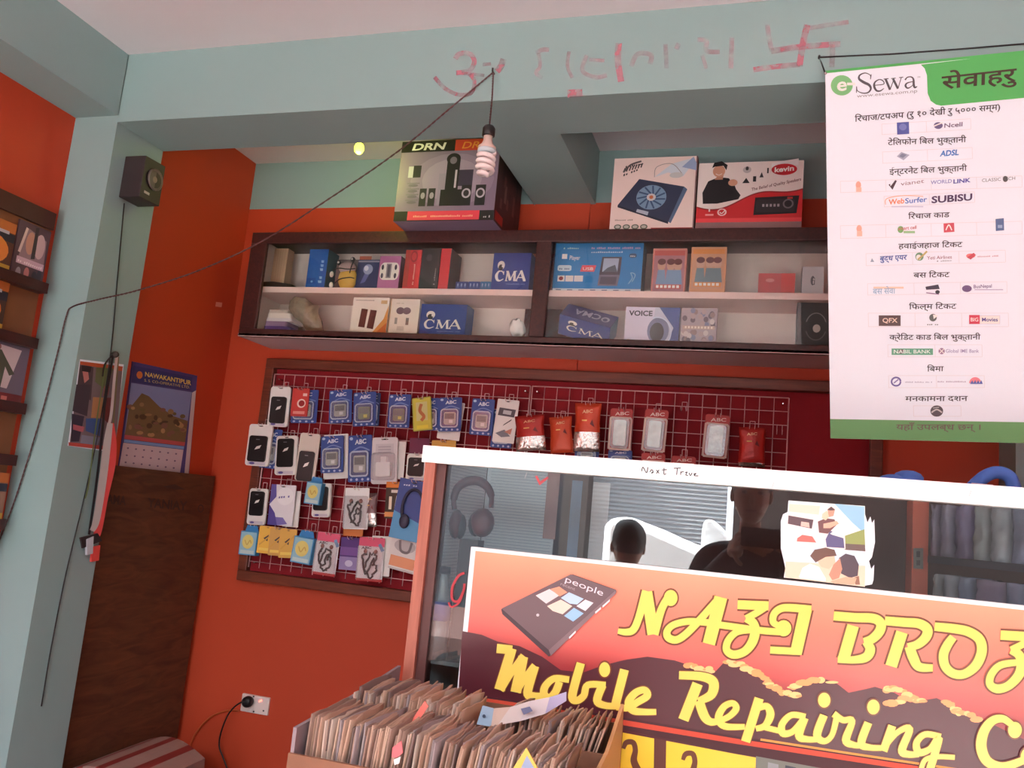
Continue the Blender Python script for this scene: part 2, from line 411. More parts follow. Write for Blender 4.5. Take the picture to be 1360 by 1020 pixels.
def person(loc, label, shirt, trousers, pose, hand_t):
    x, y = loc; hip = pose['hip']; O = lambda dx, dy, z: (x+dx, y+dy, z); sh = hip+.48
    spine = [(O(0, 0, hip), (.15, .11)), (O(0, 0, hip+.16), (.14, .1)), (O(0, 0, hip+.34), (.165, .11)), (O(0, 0, sh-.02), (.12, .09))]
    neck = [(O(0, 0, sh-.02), (.12, .09)), (O(0, .01, sh+.06), .055), (O(0, .015, sh+.16), .05)]
    arms = []; legs = []; hands = []
    for s in (-1, 1):
        e, w = pose['arm'][s]
        arms.append([(O(0, 0, sh-.02), (.12, .09)), (O(s*.17, 0, sh-.03), .062), (tuple(e), .048), (tuple(w), .032)])
        k, a, toe = pose['leg'][s]
        legs.append([(O(0, 0, hip), (.15, .11)), (O(s*.09, 0, hip-.06), .085), (O(*k), .062), (O(*a), .042)])
        tgt = V(hand_t[s]); w = V(w); d = (tgt-w).normalized(); inn = V((-s, 0, 0)); inn = (inn-d*inn.dot(d)).normalized(); wd = d.cross(inn); rp = tuple(w+d*.085)
        ch = [[(tuple(w-d*.03), .03), (tuple(w+d*.02), .028), (tuple(w+d*.055), (.036, .02)), (rp, (.038, .016))]]
        for q, L in zip((-.03, -.01, .01, .03), (.06, .075, .08, .07)): ch.append([(rp, (.038, .016))]+finger(w+d*.095+wd*q, d, inn, L, .75))
        ch.append([(tuple(w+d*.02), .028)]+finger(w+d*.045+wd*.04, (d*.6+wd*.8), inn, .06, .45)); hands.append(ch)
    mb = MB(); skin_geo(mb, [spine, neck]+arms+legs, SKIN, .9)
    for ch in hands: skin_geo(mb, ch, SKIN, 1., 1)
    hb = head(mb, O(0, .02, sh+.24), pose['face'])
    root = mb.build('person', None, label, 'person', origin=(x, y, pose['floor']))
    mb = MB(); skin_geo(mb, [spine]+arms, M(shirt, .8, name='shirt_cloth')); mb.build('jacket' if 'jacket' in label else 'shirt', root)
    mb = MB(); skin_geo(mb, legs, M(trousers, .85, name='trouser_cloth'), 1.03); mb.build('trousers', root); hb.build('hair', root)
    for s in (-1, 1):
        k, a, toe = pose['leg'][s]; ax, ay, az = O(*a); mb = MB(); mb.ell((ax+toe[0]*.5, ay+toe[1]*.5, pose['floor']+.04), .045, .125, .04, DARK, 14); mb.build('shoe', root)
    return root
fl = 0
person((-.05, -.44), 'person in dark jacket crouching slightly at the shop front holding up a phone', (46, 42, 44), (40, 42, 52),
       dict(floor=0, hip=.7, face=(.05, 1, -.1), arm={-1: ((-.27, -.38, .98), (-.1, -.19, 1.19)), 1: ((.2, -.38, 1.0), (.12, -.19, 1.2))},
            leg={-1: ((-.12, .2, .42), (-.1, -.04, .07), (0, .1)), 1: ((.12, .2, .42), (.1, -.04, .07), (0, .1))}), {-1: (-.085, -.06, 1.24), 1: (.085, -.06, 1.24)})
person((-.62, -.95), 'person in maroon shirt with short black hair sitting with the back to the counter', (92, 44, 46), (52, 50, 56),
       dict(floor=0, hip=.43, face=(-.3, -1, 0), arm={-1: ((-.85, -1.05, .67), (-.74, -1.28, .53)), 1: ((-.39, -1.05, .67), (-.5, -1.28, .53))},
            leg={-1: ((-.12, -.4, .45), (-.12, -.4, .07), (0, -.1)), 1: ((.12, -.4, .45), (.12, -.4, .07), (0, -.1))}), {-1: (-.72, -1.4, .5), 1: (-.52, -1.4, .5)})
for k, (x, y, w_, h) in enumerate(((-.66, -2.9, .36, 1.26), (-.26, -3.1, .13, 1.30))):  # white masses added outside so bright spots reflect in the counter glass
    m = MB(); m.prism([(x+w_*a_, y, h*b_ if b_ > 0 else -.1) for a_, b_ in ((-1, 0), (1, 0), (.98, .84), (.86, .9), (.5, .93), (0, .98), (-.6, 1.03), (-.9, 1.02), (-1, .97))], (0, .45, 0), M((240, 240, 240), .6, noise=.05, bump=.3, name='bright_mass_white'))
    m.build('bright_mass', None, ('wide white mass added in the sunny street to reflect as a bright spot', 'narrow white mass added in the sunny street to reflect as a bright spot')[k], 'bright mass', bev=.05)
m = MB(); m.box(-.82, -.42, -1.14, -.78, .30, .33, FRWOOD); st = m.build('stool', label='low wooden stool under the sitting person', cat='stool')
for a in (-.79, -.45):
    for b in (-1.11, -.81):
        m = MB(); m.box(a-.02, a+.02, b-.02, b+.02, 0, .30, FRWOOD); m.build('leg', st)
m = MB(); m.prism([(a, -.012, CAMZ+b) for a, b in rrect(-.075, -.038, .065, .032, .008)], (0, -.009, 0), BLACK)
ph = m.build('mobile_phone', label='black mobile phone held up sideways by the standing person', cat='phone')
m = MB(); m.lathe([(.006, 0), (.006, .001)], (0, -.0125, CAMZ), DARK, 14, (0, 1, 0)); m.build('camera_lens', ph)
# ================================================================== WALL CABINET
YC = 2.945
cx0 = P(326, 375, Y=YC).x; cx1 = .46; czt = P(700, 305, Y=YC).z; czb = P(500, 452, Y=YC).z
fb = P(500, 441, Y=YC).z; ft = P(500, 322, Y=YC).z; fl = P(346, 380, Y=YC).x; d0 = P(708, 380, Y=YC).x; d1 = P(728, 380, Y=YC).x
zs = P(500, 382, Y=2.985).z; zsb = zs-.024
CABIN = M((226, 210, 202), .7, noise=.03, scale=4, name='cabinet_lining')
cab = empty('wall_cabinet', ((cx0+cx1)/2, YC, czb), 'long dark wooden glazed wall cabinet above the red display board', 'cabinet')
m = MB(); m.box(cx0, cx1, YC, YB, czb-.0, czb+.012, M((206, 178, 180), .8, name='cabinet_underside')); m.box(cx0, cx1, YC+.02, YB, czt-.015, czt, DKWOOD)
m.box(cx0, cx0+.015, YC+.02, YB, czb+.012, czt-.015, DKWOOD); m.box(cx1-.015, cx1, YC+.02, YB, czb+.012, czt-.015, DKWOOD); m.build('carcass', cab)
m = MB(); m.box(cx0+.015, cx1-.015, YB-.012, YB-.002, czb+.012, czt-.015, CABIN); m.box(cx0+.015, cx0+.02, YC+.025, YB-.012, czb+.012, czt-.015, CABIN); m.box(cx0+.015, cx1-.015, YC+.025, YB-.012, czb+.012, czb+.014, CABIN); m.build('lining', cab, label='whitish cabinet lining')
m = MB(); m.box(cx0, cx1, YC, YC+.02, czb, fb, DKWOOD); m.box(cx0, cx1, YC, YC+.02, ft, czt, DKWOOD); m.box(cx0, fl, YC, YC+.02, fb, ft, DKWOOD)
m.box(cx1-.05, cx1, YC, YC+.02, fb, ft, DKWOOD); m.box(d0, d1, YC-.004, YC+.02, fb, ft, DKWOOD); m.build('face_frame', cab, bev=.003)
m = MB(); m.box(cx0+.02, cx1-.015, YC+.045, YB-.012, zsb, zs, M((238, 206, 200), .55, name='shelf_edge_paint')); m.build('shelf', cab)
gx = (fl+d0)/2
for a, b, y in ((fl, d0, YC+.012), (d1, cx1-.05, YC+.012)):
    m = MB(); m.box(a, b, y, y+.004, fb, ft, CABGLASS); m.build('glass_pane', cab)

# a box-like item standing with its front at plane Y; px extents (left, right at mid height, top, bottom)
def carton(name, label, cat, px, Y, depth, zbase, side, art=None, group=None, side_r=None, top=None, back=None, yaw=0., bev=0.):
    l, r, tp, bt = px; my = (tp+bt)/2
    x0 = P(l, my, Y=Y).x; x1 = P(r, my, Y=Y).x; h = P((l+r)/2, tp, Y=Y).z-zbase-.0005
    R = Matrix.Rotation(yaw, 3, 'Z'); c0 = V((x0, Y, zbase+.0005)); ux = R @ V((x1-x0, 0, 0)); uy = R @ V((0, depth, 0)); uz = V((0, 0, h))
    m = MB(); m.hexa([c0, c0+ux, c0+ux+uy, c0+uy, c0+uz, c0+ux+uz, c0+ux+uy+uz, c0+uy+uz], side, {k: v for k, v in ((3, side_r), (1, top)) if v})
    n = R @ V((0, -1, 0))
    v0 = max(0, (P((l+r)/2, bt, Y=Y).z-zbase)/h); v0 = v0 if v0 > .06 else 0   # the rail hides the foot of the boxes in the lower row
    if art: art(Art(m, lambda u, v, o: c0+ux*u+uz*(v0+(1-v0)*v)+n*o, (x1-x0)/h/(1-v0)), m, (c0, ux, uy, uz))
    return m.build(name, None, label, cat, group, recalc=False)
def C(*a): return M(a, .5)
def side_f(c0, ux, uy, uz):   # drawing on the right side face
    n = ux.normalized(); return lambda u, v, o: c0+ux+uy*u+uz*v+n*o
def top_f(c0, ux, uy, uz): return lambda u, v, o: c0+uz+ux*u+uy*v+V((0, 0, o))
NAVY = C(38, 60, 138); BLUEP = C(40, 98, 178); GREYP = C(150, 140, 150); REDP = C(206, 46, 52); WHT = C(236, 230, 226); INK = C(30, 26, 30); PNK = C(186, 110, 160)

def cma(A, dx=0., dy=0., s=1.):   # white serif letters with the round head above
    w = .062*s
    def U(pts): return [(dx+a*s, dy+b*s) for a, b in pts]
    A.stroke(U([(.30, .44), (.25, .5), (.17, .49), (.12, .38), (.15, .27), (.22, .24), (.31, .29)]), [w*.4, w*.5, w*.7, w*1.3, w*1.1, w*.6, w*.3], WHT)
    A.stroke(U([(.305, .40), (.305, .5)]), w*.35, WHT, smooth=False)
    for a, b, k in (((.38, .24), (.40, .5), .5), ((.40, .5), (.49, .25), 1.1), ((.49, .25), (.58, .5), .45), ((.585, .5), (.60, .24), 1.1), ((.64, .24), (.76, .52), .5), ((.75, .52), (.86, .24), 1.15), ((.68, .33), (.82, .33), .4)):
        A.stroke(U([a, b]), w*k, WHT, smooth=False)
    for a, b in ((.355, .24), (.37, .5), (.575, .24), (.58, .5), (.615, .24), (.825, .24)):
        A.stroke(U([(a, b), (a+.065, b)]), w*.32, WHT, smooth=False)
    A.ell(dx+.22*s, dy+.66*s, .095*s, .12*s, WHT, .0008); A.ell(dx+.215*s, dy+.60*s, .06*s, .085*s, INK, .0012); A.ell(dx+.26*s, dy+.64*s, .022*s, .04*s, WHT, .0016)

YS = 3.02
# ---- upper left
def brownpk(A, m, f):
    for k in range(5): A.rect(.12+.17*k, .02, .14+.17*k, .98, C(176, 138, 108), .0006)
carton('paper_packet', 'pale brown paper packet at the far left of the upper cabinet shelf', 'packet', (362, 380, 330, 377), YS+.06, .05, zs, C(196, 160, 130), brownpk)
m = MB(); a = P(350, 376, Y=YS); b = P(392, 378, Y=YS)
m.prism([(a.x, YS-.01, zs+.001), (b.x, YS-.01, zs+.001), (b.x-.01, YS-.01, zs+.018), (a.x+.05, YS-.01, zs+.03), (a.x, YS-.01, zs+.028)], (0, .1, 0), DARK)
m.build('black_pouch', None, 'flat black pouch lying at the left end of the upper cabinet shelf', 'pouch', bev=.004)
def bluebx(A, m, f):
    A.text('~~~~~~', (.82, .05), (.82, .72), .16, C(150, 190, 226), up=(-.28, 0), bold=.004); A.rect(.04, .04, .5, .2, C(34, 84, 160)); A.ell(.3, .1, .06, .03, C(120, 170, 220))
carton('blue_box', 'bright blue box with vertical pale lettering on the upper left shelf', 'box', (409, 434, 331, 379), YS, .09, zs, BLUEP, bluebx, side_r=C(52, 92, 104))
# yellow toy blister: plush-like figure in a clear pack
t0 = empty('earphone_toy_pack', P(458, 380, Y=YS), 'yellow toy-shaped earphone pack beside the bright blue box', 'earphone pack')
x0 = P(440, 355, Y=YS).x; x1 = P(474, 355, Y=YS).x; w = x1-x0; h = .135; LOC[t0.name].z = zs; t0.location.z = zs
m = MB(); m.ell((x0+w*.6, YS+.02, zs+h*.38), w*.36, .022, h*.38, C(222, 176, 84), 16); m.ell((x0+w*.55, YS+.018, zs+h*.72), w*.34, .022, h*.2, C(190, 160, 160), 16); m.build('figure_body', t0)
for k, (u, v) in enumerate(((.3, .84), (.82, .95))):
    m = MB(); m.ell((x0+w*u, YS-.004, zs+h*v), .010, .006, .010, DARK, 12); m.ell((x0+w*u, YS-.01, zs+h*v), .005, .003, .005, WHT, 8); m.build('figure_eye', t0)
for u, v in ((.05, .48), (.08, .14)):
    m = MB(); m.ell((x0+w*u, YS+.0, zs+h*v), .009, .008, .013, WHT, 10); m.build('earbud', t0, label='white earbud')
m = MB()
for pts in ([(.15, .58), (.35, .65), (.7, .62), (1, .64)], [(.25, .16), (.45, .3), (.8, .36), (1, .33)], [(.95, .95), (.85, .75), (.8, .5)]):
    m.tube([(x0+w*u, YS-.012, zs+h*v) for u, v in crom(pts)], .0022, DARK, 6)
m.build('cord', t0)
m = MB(); m.box(x0, x1, YS+.042, YS+.046, zs, zs+h*1.05, C(120, 100, 100)); m.build('backing_card', t0)
def spider(A, m, f):
    A.rect(.02, .9, .98, .96, C(150, 150, 170)); A.ell(.5, .62, .22, .2, C(150, 156, 196)); A.poly([(.2, .05), (.42, .12), (.62, .5), (.4, .52)], C(96, 100, 160)); A.ell(.42, .66, .1, .1, C(214, 214, 230), .0012); A.rect(.05, 1, .6, 1.14, C(190, 104, 76), .0004)
carton('dark_blue_pack', 'dark blue pack with a pale figure print between yellow toy and mauve box', 'pack', (474, 503, 345, 379), YS, .07, zs, C(46, 50, 96), spider)
def mauve(A, m, f):
    A.poly(rrect(.06, .2, .96, .78, .2), WHT); A.rect(.36, .26, .6, .74, GREYP, .0012); A.rect(.42, .3, .54, .7, C(92, 84, 100), .0016)
    for u in (.18, .8):
        for v in (.34, .62): A.ell(u, v, .06, .09, C(70, 60, 80), .0012)
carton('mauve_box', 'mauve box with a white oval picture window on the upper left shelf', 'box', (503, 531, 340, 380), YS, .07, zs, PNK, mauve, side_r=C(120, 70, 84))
def redbx(A, m, f):
    A.rect(.75, 0, 1, 1, C(222, 52, 56)); A.rect(0, 0, .3, 1, C(176, 60, 50)); A.ell(.55, .82, .22, .16, C(160, 30, 34)); A.ell(.55, .82, .16, .11, C(206, 54, 54), .0012); A.text('~~~~~~~~~~~~', (.68, .05), (.68, .62), .1, C(240, 190, 180), up=(-.14, 0), bold=0)
carton('red_box', 'red box with a dark ring print left of the black box', 'box', (537, 558, 332, 381), YS, .09, zs, REDP, redbx)
def blackbx(A, m, f):
    A.ell(.42, .76, .17, .09, C(72, 66, 68)); A.text('~~~~~~~~', (.86, .06), (.86, .5), .1, C(150, 140, 140), up=(-.12, 0), bold=0)
carton('black_box', 'black box standing between two red boxes on the upper shelf', 'box', (559, 583, 330, 382), YS, .1, zs, C(40, 34, 34), blackbx)
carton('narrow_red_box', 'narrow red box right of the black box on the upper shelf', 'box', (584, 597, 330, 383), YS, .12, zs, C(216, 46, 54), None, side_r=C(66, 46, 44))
def lowpk(A, m, f):
    for k in range(3): A.ell(.2+.3*k, .5, .07, .25, C(150, 170, 210)); A.rect(.1+.3*k, .1, .3+.3*k, .22, C(90, 120, 180))
for k, (a, b) in enumerate(((605, 621), (622, 637), (638, 652))):
    carton('blue_packet', ('low blue packet nearest the narrow red box', 'middle one of the three low blue packets', 'low blue packet touching the upper blue lettered box')[k], 'packet', (a, b, 374, 383), YS+.02, .06, zs, (C(52, 66, 130), C(46, 72, 140), C(44, 110, 160))[k], lowpk, group='low blue packets on the upper shelf')
def cmabox(A, m, f): cma(A, .0, -.02, 1.02); A.text('~~~~~~~~~~~~~~~~~~', (.4, .12), (.9, .12), .05, C(120, 140, 200), bold=0)
carton('blue_lettered_box', 'blue box lettered CMA on the upper shelf beside the divider', 'box', (654, 704, 336, 384), YS, .08, zs, NAVY, cmabox)
# ---- lower left
zf = czb+.0145
pk = [(C(150, 120, 150), 40, .012), (C(90, 60, 130), 46, .010), (C(120, 70, 110), 44, .008), (C(196, 60, 70), 50, .010), (C(216, 206, 210), 46, .008), (C(226, 214, 206), 42, .012), (C(206, 190, 180), 34, .008)]
z = zf
for k, (mm, wpx, t) in enumerate((mm_, w_, t_*1.75) for mm_, w_, t_ in (pk[3], pk[2], pk[1], pk[0], pk[4], pk[5], pk[6])):
    x0 = P(348+k, 430, Y=YS).x; w = wpx*.0027
    m = MB(); m.prism([(x0+a, YS+b, z) for a, b in rrect(0, 0, w, .1, .012)], (0, 0, t-.0005), mm)
    m.build('plastic_packet', None, ('red plastic packet at the bottom of the packet stack', 'plum packet second from the bottom of the stack', 'violet packet third from the bottom of the stack', 'mauve packet in the middle of the stack', 'pale packet above the mauve one in the stack', 'cream packet second from the top of the stack', 'small beige packet on top of the packet stack')[k], 'packet', 'packets stacked in the lower left of the cabinet'); z += t
def bagmesh(pts, th, mat, m, seed=1, bump=.15):
    rnd = random.Random(seed); n = len(pts); cx = sum(p[0] for p in pts)/n; cz = sum(p[2] for p in pts)/n; y = pts[0][1]
    rings = []
    for s_, d in ((0, 1.), (.0, .9), (.25, .55), (.6, .18)):
        rings.append([V((cx+(p[0]-cx)*(1-s_), y+th*d*.5*(1-2*0)-th*.5*(1-d)+rnd.uniform(-1, 1)*th*bump, cz+(p[2]-cz)*(1-s_))) for p in pts])
    fr = [r for r in rings]; vs = []; fs = []
    for r in rings: vs += r
    for a in range(3):
        for b in range(n): fs.append((a*n+b, a*n+(b+1) % n, (a+1)*n+(b+1) % n, (a+1)*n+b))
    fs.append(tuple(3*n+b for b in range(n)))
    k = len(vs); vs += [V((p.x, y+th*.5+.002, p.z)) for p in rings[0]]; fs.append(tuple(reversed([k+b for b in range(n)])))
    for b in range(n): fs.append((b, k+b, k+(b+1) % n, (b+1) % n))
    m.mesh(vs, fs, mat, True)
m = MB(); pts = [P(a, b, Y=YS-.0) for a, b in ((388, 392), (402, 394), (412, 402), (420, 404), (418, 412), (424, 425), (426, 439), (404, 440), (398, 428), (388, 420), (379, 408), (381, 398))]
bagmesh(pts, .05, M((150, 132, 112), .25, noise=.35, scale=40, bump=.6), m, 3)
m.build('crumpled_bag', None, 'crumpled translucent brown plastic bag beside the packet stack', 'plastic bag')
def phonesbx(A, m, f):
    A.poly([(.22, .16), (.40, .14), (.44, .66), (.26, .68)], C(92, 44, 40)); A.poly([(.46, .13), (.64, .1), (.69, .63), (.51, .65)], C(92, 44, 40)); A.poly([(.62, 0), (1, 0), (1, .8), (.9, .4)], C(222, 152, 80)); A.poly([(.72, 0), (1, 0), (1, .3)], C(210, 110, 50), .0012)
    A.rect(.78, .82, .95, .92, C(206, 170, 120)); A.text('~~~~~~~~~~', (.08, .9), (.6, .9), .05, C(150, 130, 120), bold=0)
carton('white_box', 'white box printed with two dark slabs and an orange corner', 'box', (467, 515, 395, 442), YS, .07, zf, C(238, 226, 216), phonesbx)
def spkbx(A, m, f):
    A.ell(.36, .66, .14, .1, C(110, 80, 90)); A.ell(.58, .66, .14, .1, C(120, 90, 100)); A.rect(.2, .28, .29, .46, C(150, 146, 140)); A.rect(.58, .26, .68, .46, C(120, 110, 104)); A.rect(.3, .1, .54, .22, C(206, 190, 180)); A.text('~~~~~~~', (.2, .86), (.5, .86), .05, C(170, 160, 130), bold=0); A.rect(.0, 0, .03, 1, C(190, 150, 110))
carton('white_box', 'white box printed with a pair of round speakers beside the lower blue lettered box', 'box', (517, 556, 397, 444), YS, .07, zf, C(230, 216, 204), spkbx)
carton('blue_lettered_box', 'blue box lettered CMA in the lower left compartment', 'box', (558, 619, 404, 446), YS, .08, zf, NAVY, cmabox)
m = MB(); a = P(645, 440, Y=YS).x; b = P(698, 440, Y=YS).x
m.prism([(a, YS, zf+.022), (a+.02, YS, zf+.026), (a+.09, YS, zf+.03), (b, YS, zf+.024), (b, YS, zf), (a+.012, YS, zf), (a+.01, YS, zf+.012)], (0, .09, 0), C(58, 56, 52))
m.build('black_case', None, 'flat black case lying at the right of the lower left compartment', 'case', bev=.003)
m = MB(); c = P(688, 424, Y=YS+.03)
rnd = random.Random(4); vs = []; n = 12
m2 = MB(); m2.ell(c, .03, .025, .036, WHT, 14)
for p in m2.v: m.v.append(p+V((rnd.uniform(-.007, .007), rnd.uniform(-.007, .007), rnd.uniform(-.006, .006))))
zmin = min(p.z for p in m.v)
for p in m.v: p.z += zf+.032-zmin
m.f, m.m, m.sm, m.mats = m2.f, m2.m, m2.sm, m2.mats
m.build('crumpled_paper', None, 'crumpled white paper ball on the flat black case', 'paper')
# ---- upper right
def blubig(A, m, f):
    A.rect(0, 0, 1, .08, C(206, 214, 220)); A.rect(.0, 0, .012, 1, C(40, 60, 90))
    for k in range(7): A.rect(.05+.13*k, .02, .11+.13*k, .06, C(120, 130, 150), .0012)
    A.text('~~~~~~~~', (.1, .88), (.28, .88), .05, C(190, 220, 210)); A.text('Player', (.18, .66), (.3, .66), .09, WHT, bold=.01); A.rect(.09, .68, .15, .78, WHT)
    A.poly(rrect(.05, .43, .21, .55, .03), C(196, 214, 224)); A.text('~~~~~~', (.07, .46), (.19, .46), .05, C(60, 90, 130), .0014)
    A.rect(.06, .22, .14, .34, C(230, 224, 220)); A.rect(.15, .22, .24, .34, C(226, 220, 220)); A.rect(.25, .22, .35, .34, C(226, 220, 220)); A.ell(.1, .28, .025, .04, C(150, 50, 50), .0014)
    A.poly([(.31, .42), (.47, .42), (.49, .55), (.33, .55)], C(226, 84, 96)); A.text('USB', (.34, .45), (.46, .45), .06, WHT, .0014)
    A.poly([(.53, .36), (.76, .36), (.77, .72), (.55, .72)], C(80, 72, 84)); A.poly([(.56, .42), (.73, .42), (.74, .69), (.57, .69)], C(170, 184, 206), .0012); A.poly([(.57, .42), (.73, .42), (.70, .56), (.62, .5)], C(90, 96, 110), .0016)
    A.poly([(.52, .14), (.74, .14), (.76, .36), (.53, .36)], C(120, 112, 130)); A.poly([(.54, .17), (.72, .17), (.73, .32), (.55, .32)], C(88, 80, 96), .0012)
    A.text('~~~~~~~~~~~~~~~~~~~~~~~~~~~', (.42, .88), (.97, .88), .06, C(226, 170, 200), bold=0); A.text('~~~~~~~~~~~~~~~', (.42, .8), (.78, .8), .05, C(214, 226, 236), bold=0)
    A.poly(rrect(.85, .7, .93, .79, .03), C(40, 70, 110)); A.text('~~~', (.86, .72), (.92, .72), .05, WHT, .0014); A.stroke([(.86, .18), (.9, .3), (.88, .4), (.93, .36), (.9, .22)], .015, C(150, 196, 220))
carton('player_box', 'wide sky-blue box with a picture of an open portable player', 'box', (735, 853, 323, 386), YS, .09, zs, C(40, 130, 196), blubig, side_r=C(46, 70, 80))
def dvd(c1, c2, c3):
    def f_(A, m, f):
        A.rect(.05, .05, .95, .95, c1); A.rect(.05, .84, .95, .95, c3, .0012)
        for k, u in enumerate((.28, .55, .76)): A.ell(u, .62, .12, .12, C(206, 160, 140), .0014); A.ell(u, .7, .12, .07, C(110, 60, 60), .0018); A.poly([(u-.15, .2), (u+.15, .2), (u+.1, .52), (u-.1, .52)], c2, .0014)
        A.rect(.12, .1, .88, .2, c3, .002)
        for k in range(6): A.rect(.15+.12*k, .12, .23+.12*k, .18, WHT, .0024)
    return f_
carton('film_disc_case', 'pinkish film disc case right of the sky-blue box', 'disc case', (866, 911, 330, 387), YS, .03, zs, C(206, 130, 120), dvd(C(176, 120, 130), C(120, 150, 186), C(196, 90, 84)), group='film disc cases in the cabinet')
carton('film_disc_case', 'orange film disc case right of the pinkish one', 'disc case', (917, 964, 328, 387), YS, .03, zs, C(214, 150, 110), dvd(C(206, 150, 120), C(110, 130, 140), C(222, 140, 70)), group='film disc cases in the cabinet')
def lotus(A, m, f):
    A.ell(.32, .62, .12, .1, C(226, 150, 150)); A.rect(.62, 0, 1, 1, C(206, 52, 44))
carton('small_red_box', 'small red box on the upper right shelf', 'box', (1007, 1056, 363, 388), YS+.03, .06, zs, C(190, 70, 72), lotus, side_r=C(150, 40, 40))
def lite(A, m, f): A.ell(.5, .46, .1, .18, C(120, 116, 124)); A.ell(.53, .46, .06, .13, C(226, 220, 222), .0012); A.text('fi', (.45, .3), (.6, .3), .3, C(90, 90, 96), .0014, bold=0)
carton('small_white_box', 'small white box right of the small red box', 'box', (1065, 1094, 354, 389), YS+.02, .06, zs, C(214, 210, 214), lite)
# ---- lower right
m = MB(); x0 = P(741, 445, Y=YS).x; w = .20
R = Matrix.Rotation(math.radians(14), 3, 'Y') @ Matrix.Rotation(math.radians(42), 3, 'X')
c0 = V((x0, YS-.002, zf+w*math.sin(math.radians(14))+.001)); ux = R @ V((w, 0, 0)); uz = R @ V((0, 0, .085)); uy = R @ V((0, .09, 0))
m.hexa([c0, c0+ux, c0+ux+uy, c0+uy, c0+uz, c0+ux+uz, c0+ux+uy+uz, c0+uy+uz], NAVY, {1: C(44, 48, 110), 3: C(110, 150, 170)})
nn = ux.cross(uz).normalized(); nn = nn if nn.y < 0 else -nn
A = Art(m, lambda u, v, o: c0+ux*u+uz*v+nn*o, w/.085); cma(A, .06, .10, .95)
nt_ = ux.cross(uy).normalized(); A = Art(m, lambda u, v, o: c0+uz+ux*u+uy*v+nt_*o, w/.09)
A.text('CMA', (.72, .74), (.2, .74), .4, C(170, 170, 200), up=(0, -.42), bold=.02); A.ell(.82, .5, .08, .2, C(170, 170, 200)); A.ell(.82, .46, .045, .12, C(44, 48, 110), .0014)
m.build('blue_lettered_box', None, 'blue box lettered CMA lying tilted in the lower right compartment', 'box', recalc=False)
def voice(A, m, f):
    A.poly([(.0, 0), (.62, 0), (.5, .3), (.55, 1), (0, 1)], C(214, 206, 226)); A.poly([(.62, 1), (.9, .45), (.8, 0), (1, 0), (1, 1)], C(66, 84, 150)); A.text('VOICE', (.06, .76), (.5, .76), .14, C(52, 48, 66), .0014, bold=.03)
    A.ell(.62, .36, .2, .36, C(120, 124, 160), .0012); A.ell(.6, .32, .13, .26, C(48, 44, 50), .0016); A.stroke(arc(.6, .3, .26, .42, -60, 110), .03, C(206, 214, 236), .002); A.ell(.08, .06, .05, .05, C(222, 170, 90), .0014)
carton('voice_box', 'white and blue box lettered VOICE with a headset picture', 'box', (830, 902, 408, 457), YS, .07, zf, C(196, 196, 216), voice)
def crowd(A, m, f):
    rnd = random.Random(5)
    for k in range(34): A.ell(rnd.uniform(.08, .92), rnd.uniform(.5, .94) if k < 17 else rnd.uniform(.06, .36), .07, .08, C(*rnd.choice([(176, 150, 150), (96, 76, 90), (206, 190, 190), (140, 110, 110), (120, 120, 150)])), .0008+k*.00006, 10)
    A.rect(.05, .4, .95, .5, C(190, 160, 150), .0032)
    for k in range(9): A.rect(.12+.09*k, .42, .17+.09*k, .48, C(236, 220, 210), .0036)
carton('film_disc_case', 'film disc case with a crowd print beside the lettered voice box', 'disc case', (904, 952, 409, 457), YS, .03, zf, C(170, 150, 158), crowd, group='film disc cases in the cabinet')
def spk(A, m, f):
    A.ell(.56, .5, .3, .28, C(46, 42, 44)); A.stroke(arc(.56, .5, .3, .28, 20, 160), .02, C(150, 146, 150), .0012); A.stroke(arc(.56, .5, .3, .28, 200, 340), .02, C(110, 106, 112), .0012); A.ell(.58, .46, .11, .085, C(196, 186, 180), .0016); A.rect(.0, 0, .1, 1, C(72, 66, 64))
carton('speaker_box', 'dark speaker box with a pale centre dot at the right of the lower compartment', 'speaker', (1058, 1104, 402, 466), YS, .1, zf, C(50, 46, 48), spk)

